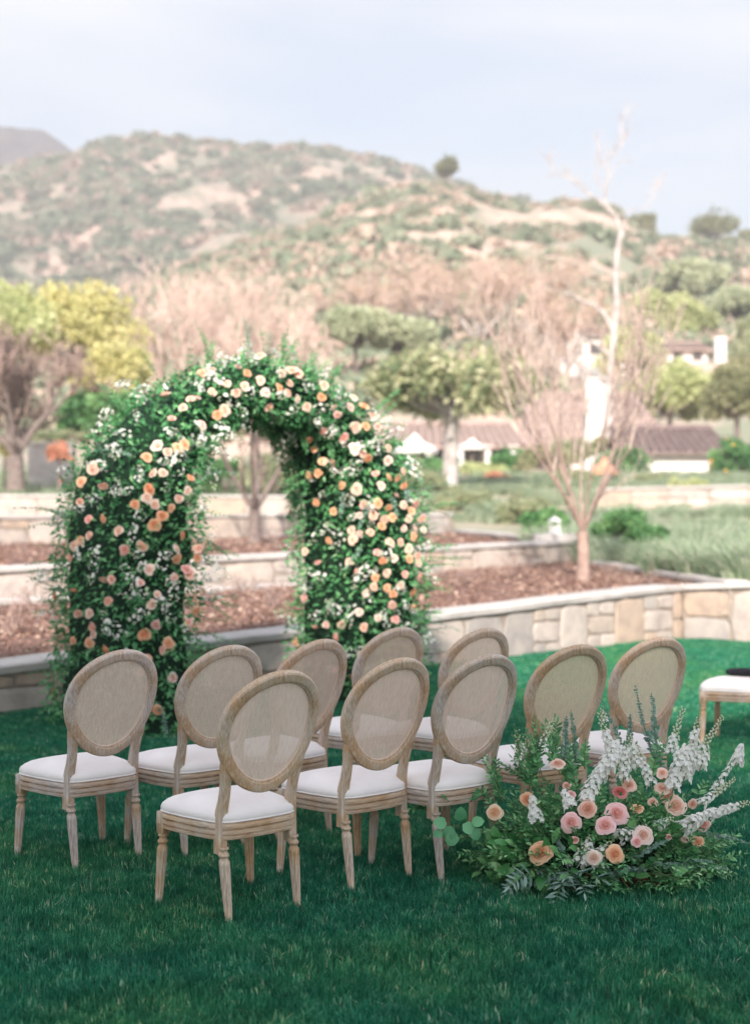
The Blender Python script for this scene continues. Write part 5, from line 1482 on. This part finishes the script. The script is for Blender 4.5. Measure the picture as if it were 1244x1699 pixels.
# foliage: many short leafy sprigs all over the mound, longer ones rising from it
mbl, mbs = MB(), MB()
for k in range(470):
    p, q = mound(gr.uniform(0, 6.283), abs(gr.normal(.35, .45)), gr.uniform(.65, .95))
    d = q + np.array([0, 0, .35]) + gr.normal(size=3) * .45
    sprig(mbl, mbs, p - G0, d, gr.uniform(.10, .2), gr.integers(7, 13), .040, .016, gr, .4, LEAF10, (.1, 1.0), .0016)
for a0, b0, a1, b1, n_ in ((330, 640, 300, 450, 3), (150, 640, 118, 570, 2), (230, 640, 215, 580, 2), (60, 660, 20, 650, 1), (400, 560, 405, 380, 4), (470, 540, 470, 350, 5), (530, 520, 530, 350, 4), (570, 560, 600, 400, 3), (440, 600, 440, 420, 4), (640, 520, 650, 440, 2), (560, 540, 500, 400, 3), (790, 560, 800, 440, 3), (880, 560, 930, 420, 3), (1050, 620, 1080, 560, 2), (330, 700, 250, 560, 3), (250, 760, 130, 800, 2), (1080, 800, 1190, 760, 3), (480, 600, 380, 480, 3), (610, 620, 560, 440, 3)):
    for r_ in range(n_):
        X0, Y0 = zp(a0 + gr.uniform(-12, 12), b0); X1, Y1 = zp(a1 + gr.uniform(-25, 25), b1 + gr.uniform(-15, 15))
        d_ = 6.45 + gr.uniform(-.08, .12)
        p0 = np.array(px(X0, Y0, d_)); p1 = np.array(px(X1, Y1, d_ + gr.uniform(-.05, .1)))
        L = np.linalg.norm(p1 - p0)
        sprig(mbl, mbs, p0 - G0, p1 - p0, L * gr.uniform(.9, 1.05), max(7, int(L / .017)), .042, .015, gr, .12, LEAF10, (.1, .95), .002)
for k in range(85):                                # skirt that lies on the grass
    az = gr.uniform(math.pi * .9, math.pi * 2.1)
    p, q = mound(az, gr.uniform(.0, .35), gr.uniform(.75, .95))
    sprig(mbl, mbs, p - G0, q + gr.normal(size=3) * .4 + np.array([0, 0, .1]), gr.uniform(.1, .22), gr.integers(6, 11), .036, .014, gr, .5, LEAF10, (.1, 1.0), .0016)
obj('sprigs', mbl.mesh('sprigs'), M['arch_leaf'], G, kind='stuff')
obj('sprig_stems', mbs.mesh('sprig_stems'), M['stem'], G, kind='stuff')
# broad leaves, each its own piece
LV, LF = LEAF10
def leaf_obj(name, p, d, nn, L, W, mat, shape=1.0, t=.5):
    mb = MB()
    T = LV.copy()
    if shape > 1.2: T[:, 0] *= 1.05; T[[3, 5], 0] *= 1.25; T[[1, 7], 0] *= 1.3
    leaves(mb, [p], [d], [nn], L, W, (T, LF), t=np.array([t]))
    me = autosmooth(mb.mesh(name), 60)
    return obj(name, me, mat, G)
for a_, b_, dx, dz, L, in ((120, 715, -1, .3, .062), (180, 695, .1, 1, .066), (205, 732, 1, -.6, .062), (150, 742, -.3, -.8, .064), (240, 710, 1, .2, .055), (235, 752, .4, -1, .058), (160, 765, -.5, -.8, .066), (110, 750, -1, -.2, .045)):
    X, Y = zp(a_, b_)
    leaf_obj('round_leaf', np.array(px(X - dx * 6, Y + dz * 6, 6.22)) - G0 + gr.normal(size=3) * .004, (dx, gr.uniform(-.4, -.1), dz), (gr.uniform(-.3, .3), -1, .5), L, L * .82, M['salal'], 1.5, gr.random())
mb = MB(); sp_ = [np.array(px(*zp(300, 760), 6.32)) - G0, np.array(px(*zp(230, 745), 6.25)) - G0, np.array(px(*zp(160, 725), 6.23)) - G0]
polytube(mb, sp_, .0028, 5); obj('stem', mb.mesh('stem', True), M['stem'], G)
for k in range(150):
    az = gr.uniform(math.pi * 1.0, math.pi * 1.98); p, q = mound(az, gr.uniform(.02, .75), gr.uniform(.85, 1.02))
    if k < 90: az = gr.uniform(math.pi * 1.05, math.pi * 1.42); p, q = mound(az, gr.uniform(.02, .5), gr.uniform(1.0, 1.18))
    L = gr.uniform(.055, .09)
    leaf_obj('broad_leaf', p - G0, q + gr.normal(size=3) * .5 + np.array([0, 0, .1]), q * .6 + np.array([0, -.4, .8]) + gr.normal(size=3) * .3, L, L * gr.uniform(.45, .6), M['wide_leaf'], 1, gr.random())
# eucalyptus: lance leaves over the front, whorled stems rising behind
mbl, mbs = MB(), MB()
for k in range(10):
    X, Y = zp(gr.uniform(430, 640), gr.uniform(890, 930)); p = np.array(px(X, Y, gd((X - 680) * 2.2057, (Y - 1040) * 2.2057, 6.2) - .02))
    sprig(mbl, mbs, p - G0, (gr.uniform(-.8, 1), -.5, gr.uniform(-.05, .3)), gr.uniform(.10, .19), 7, .07, .017, gr, .5, LEAF10, (.1, .9), .0016)
obj('lance_leaf_sprays', mbl.mesh('lance_leaf_sprays'), M['euc_leaf'], G, kind='stuff')
obj('lance_leaf_stems', mbs.mesh('lance_leaf_stems'), M['stem'], G, kind='stuff')
def euc(a0, b0, a1, b1, d0, d1, nl=26, ll=.026, lw=.020, bend=.1):
    d0, d1 = gd(a0, b0, d0), gd(a1, b1, d1)
    p0 = np.array(px(*zp(a0, b0), d0)); p1 = np.array(px(*zp(a1, b1), d1)); L = np.linalg.norm(p1 - p0)
    ml, ms = MB(), MB()
    sprig(ml, ms, p0 - G0, p1 - p0 + np.array([0, 0, bend * L]), L, nl, ll, lw, gr, bend * 2.2, LEAF10, (.0, .9), .0022, t_taper=.55)
    b = obj('eucalyptus_stem', ms.mesh('eucalyptus_stem', True), M['stem'], G)
    obj('leaf_whorls', ml.mesh('leaf_whorls'), M['euc_leaf'], b, kind='stuff')
for e in ((905, 520, 835, 215, 6.5, 6.55), (900, 480, 885, 245, 6.48, 6.52), (790, 480, 745, 245, 6.5, 6.55), (800, 480, 785, 330, 6.5, 6.5), (605, 520, 605, 310, 6.48, 6.5), (560, 500, 600, 340, 6.45, 6.47), (930, 560, 900, 370, 6.4, 6.42), (800, 900, 960, 840, 6.24, 6.15), (880, 880, 1160, 858, 6.2, 6.2), (790, 860, 930, 780, 6.2, 6.15), (690, 860, 760, 930, 6.2, 6.1), (980, 850, 1100, 870, 6.22, 6.18), (1060, 760, 1235, 775, 6.35, 6.35), (560, 830, 530, 770, 6.2, 6.18), (850, 880, 700, 900, 6.2, 6.1)):
    euc(*e)
mb = MB()
for a_, b_, c_, d_ in ((850, 870, 1000, 930), (1000, 930, 1020, 945), (760, 900, 810, 965), (870, 900, 960, 905)):
    polytube(mb, [np.array(px(*zp(a_, b_), 6.15)) - G0, np.array(px(*zp((a_ + c_) / 2, (b_ + d_) / 2 + 6), 6.1)) - G0, np.array(px(*zp(c_, d_), 6.08)) - G0], .002, 5, t=.9)
obj('bare_stems', mb.mesh('bare_stems', True), M['stem'], G)
# white flower spikes
def spike(a0, b0, a1, b1, d0, d1, r0=.030, fl=.016, budf=.72, curve=0.0, dens=1.0):
    d0, d1 = gd(a0, b0, d0), gd(a1, b1, d1)
    p0 = np.array(px(*zp(a0, b0), d0)); p1 = np.array(px(*zp(a1, b1), d1)); L = np.linalg.norm(p1 - p0)
    n_ = max(8, int(L / .0036 * dens)); mb = MB(); ax = (p1 - p0) / L
    sd = np.cross(ax, (0, 1, 0)); sd /= np.linalg.norm(sd); s2 = np.cross(ax, sd)
    ms = MB(); cpts = [p0 + (p1 - p0) * f + sd * curve * math.sin(math.pi * f) - G0 for f in np.linspace(-.1, 1, 7)]
    polytube(ms, cpts, np.linspace(.003, .0012, 7), 5, t=.7)
    st = obj('flower_spike', ms.mesh('flower_spike', True), M['stem'], G)
    for k in range(n_):
        f = (k + gr.random()) / n_; a = k * 2.4
        rr_ = r0 * (1 - .65 * f) * gr.uniform(.55, 1.1)
        o_ = sd * math.cos(a) + s2 * math.sin(a)
        p = p0 + (p1 - p0) * f + sd * curve * math.sin(math.pi * f) + o_ * rr_ - G0
        if f < budf: floret_np(mb, p, o_ + ax * .4, fl * (1.1 - .45 * f) * gr.uniform(.8, 1.2), gr, t0=.75)
        else: bud_np(mb, p, .0062 * (1.5 - f * .8), gr, .15)
    obj('florets', mb.mesh('florets'), M['white_petal'], st, kind='stuff')
for e in ((640, 640, 700, 500, 6.22, 6.27, .036, .019, .95), (680, 560, 760, 410, 6.3, 6.36, .036, .019, .95), (735, 450, 690, 310, 6.38, 6.42, .026, .014, .5), (780, 560, 790, 430, 6.32, 6.36, .03, .016, .9), (830, 520, 800, 390, 6.36, 6.42, .026, .014, .7), (880, 580, 830, 430, 6.34, 6.4, .024, .014, .7),
          (960, 600, 985, 440, 6.32, 6.38, .034, .018, 1), (1000, 560, 1040, 400, 6.36, 6.44, .036, .019, 1), (1035, 420, 1055, 330, 6.42, 6.46, .024, .013, .5), (1020, 520, 1145, 325, 6.4, 6.5, .024, .013, .45), (945, 470, 1000, 295, 6.42, 6.46, .024, .013, .4), (1060, 520, 1090, 440, 6.4, 6.44, .028, .016, .8),
          (460, 715, 445, 615, 6.2, 6.22, .030, .017, .95), (990, 745, 1110, 670, 6.2, 6.26, .034, .018, 1), (1090, 690, 1244, 640, 6.28, 6.32, .026, .015, .7), (1060, 650, 1190, 555, 6.3, 6.36, .022, .012, .4), (1110, 600, 1215, 440, 6.4, 6.46, .016, .014, 1, 0, .5), (640, 880, 660, 760, 6.14, 6.17, .036, .015, .8), (590, 870, 570, 835, 6.13, 6.13, .024, .012, .4), (760, 770, 870, 730, 6.17, 6.2, .034, .015, .75), (700, 830, 740, 790, 6.15, 6.16, .03, .013, .5), (900, 730, 960, 700, 6.18, 6.22, .026, .013, .6), (1190, 505, 1212, 430, 6.45, 6.48, .028, .018, 1),
          (400, 520, 392, 375, 6.42, 6.45, .028, .011, .25, 0, .55), (480, 430, 528, 335, 6.44, 6.46, .022, .010, .3, 0, .8), (440, 470, 420, 400, 6.44, 6.46, .024, .010, .3, 0, .6), (590, 660, 560, 600, 6.2, 6.22, .03, .018, 1), (620, 860, 640, 790, 6.1, 6.1, .034, .014, .6), (690, 880, 700, 800, 6.1, 6.1, .03, .013, .5), (800, 760, 870, 780, 6.15, 6.15, .03, .014, .6), (1020, 720, 1080, 690, 6.2, 6.25, .034, .018, 1), (720, 520, 770, 440, 6.3, 6.35, .034, .018, 1), (990, 520, 1010, 430, 6.35, 6.4, .036, .018, 1), (715, 350, 700, 300, 6.4, 6.42, .016, .01, .2)):
    spike(*e)
# roses, each with its outer petals
inner = [rose_mesh('rose', gr, 25, 6, 5, 0, 19, openness=o_) for o_ in (.75, 1.0, 1.15)]
outer = [[rose_mesh('petal', np.random.default_rng(400 + k), 25, 7, 6, k, k + 1, openness=o_) for k in range(19, 25)] for o_ in (.75, 1.0, 1.15)]
for me in inner + sum(outer, []): me.materials.append(M['rose'])
mcal = MB(); calyx(mcal, gr); me_cal = mcal.mesh('calyx'); me_cal.materials.append(M['stem'])
for a_, b_, c, r_, up_ in ((537, 505, 'p', 27, .5), (408, 607, 'o', 28, .8), (312, 683, 'c', 30, .6), (590, 723, 'b', 34, .1), (648, 678, 'p', 34, .5), (745, 698, 'b', 40, .3), (715, 740, 'b', 34, .2), (480, 840, 'o', 41, .05), (762, 628, 'r', 29, .9), (800, 593, 'p', 24, .3), (915, 600, 'p', 25, .4), (960, 598, 'p', 26, .3), (960, 665, 'p', 38, .4), (830, 690, 'o', 25, .8), (880, 657, 'p', 18, .4), (740, 832, 'o', 32, .2), (670, 845, 'w', 27, .1), (845, 770, 'w', 33, .3), (1040, 800, 'o', 22, .5), (1070, 735, 'k', 26, .4), (1070, 625, 'p', 18, .5), (597, 632, 'b', 22, .4), (925, 532, 'p', 20, .5), (605, 790, 'k', 15, .2), (990, 790, 'k', 14, .5), (820, 790, 'b', 20, .3), (935, 775, 'k', 12, .2), (575, 600, 'k', 16, .6)):
    X, Y = zp(a_, b_); p, nn = ghit(X, Y)
    rad = r_ / 2.2057 / F * p[1] * 1.12
    cd = np.array([0, 0, EYE]) - p; cd /= np.linalg.norm(cd)
    dirv = cd * 1.0 + nn * .35 + np.array([0, 0, up_]) * .9 + gr.normal(size=3) * .16
    col = np.array(PAL[c][gr.integers(len(PAL[c]))]) * gr.uniform(.95, 1.05)
    k = gr.integers(3)
    ro = obj('rose', inner[k], None, G, color=tuple(col), loc=tuple(p + nn * .02 + cd * .055 - G0), rot=face_rot(dirv, gr), scale=(rad,) * 3)
    for me in outer[k]: obj('petal', me, None, ro, color=tuple(col * gr.uniform(.95, 1.04)))
    obj('calyx', me_cal, None, ro)
# bark block it stands on
mb = MB()
for k in range(16):
    x = .66 + .035 * k
    mb.box((x - G0[0] + gr.uniform(-.01, .01), 6.22 + gr.uniform(-.02, .02) - G0[1], .035 + gr.uniform(-.01, .01)), (.04, .05, .07 + gr.uniform(-.02, .02)), gr.uniform(-.5, .5))
M['barkchip'] = m_noise('red_bark', [(0.3, (0.08, 0.035, 0.02)), (0.7, (0.20, 0.10, 0.06))], 20, 0.9, bump=0.8)
obj('bark_base', mb.mesh('bark_base'), M['barkchip'], G)
# ------------------------------------------------------------------ haze
hz = MB().box((0, 640, 250), (2600, 1420, 502))
me = hz.mesh('haze')
m, t = mat_new('haze_air')
pv = N(t, 'ShaderNodeVolumePrincipled')
pv.inputs['Color'].default_value = (0.95, 0.955, 0.985, 1)
pv.inputs['Density'].default_value = 0.0008
pv.inputs['Anisotropy'].default_value = 0.0
o_ = N(t, 'ShaderNodeOutputMaterial'); t.links.new(pv.outputs[0], o_.inputs['Volume'])
obj('haze', me, m, kind='stuff')
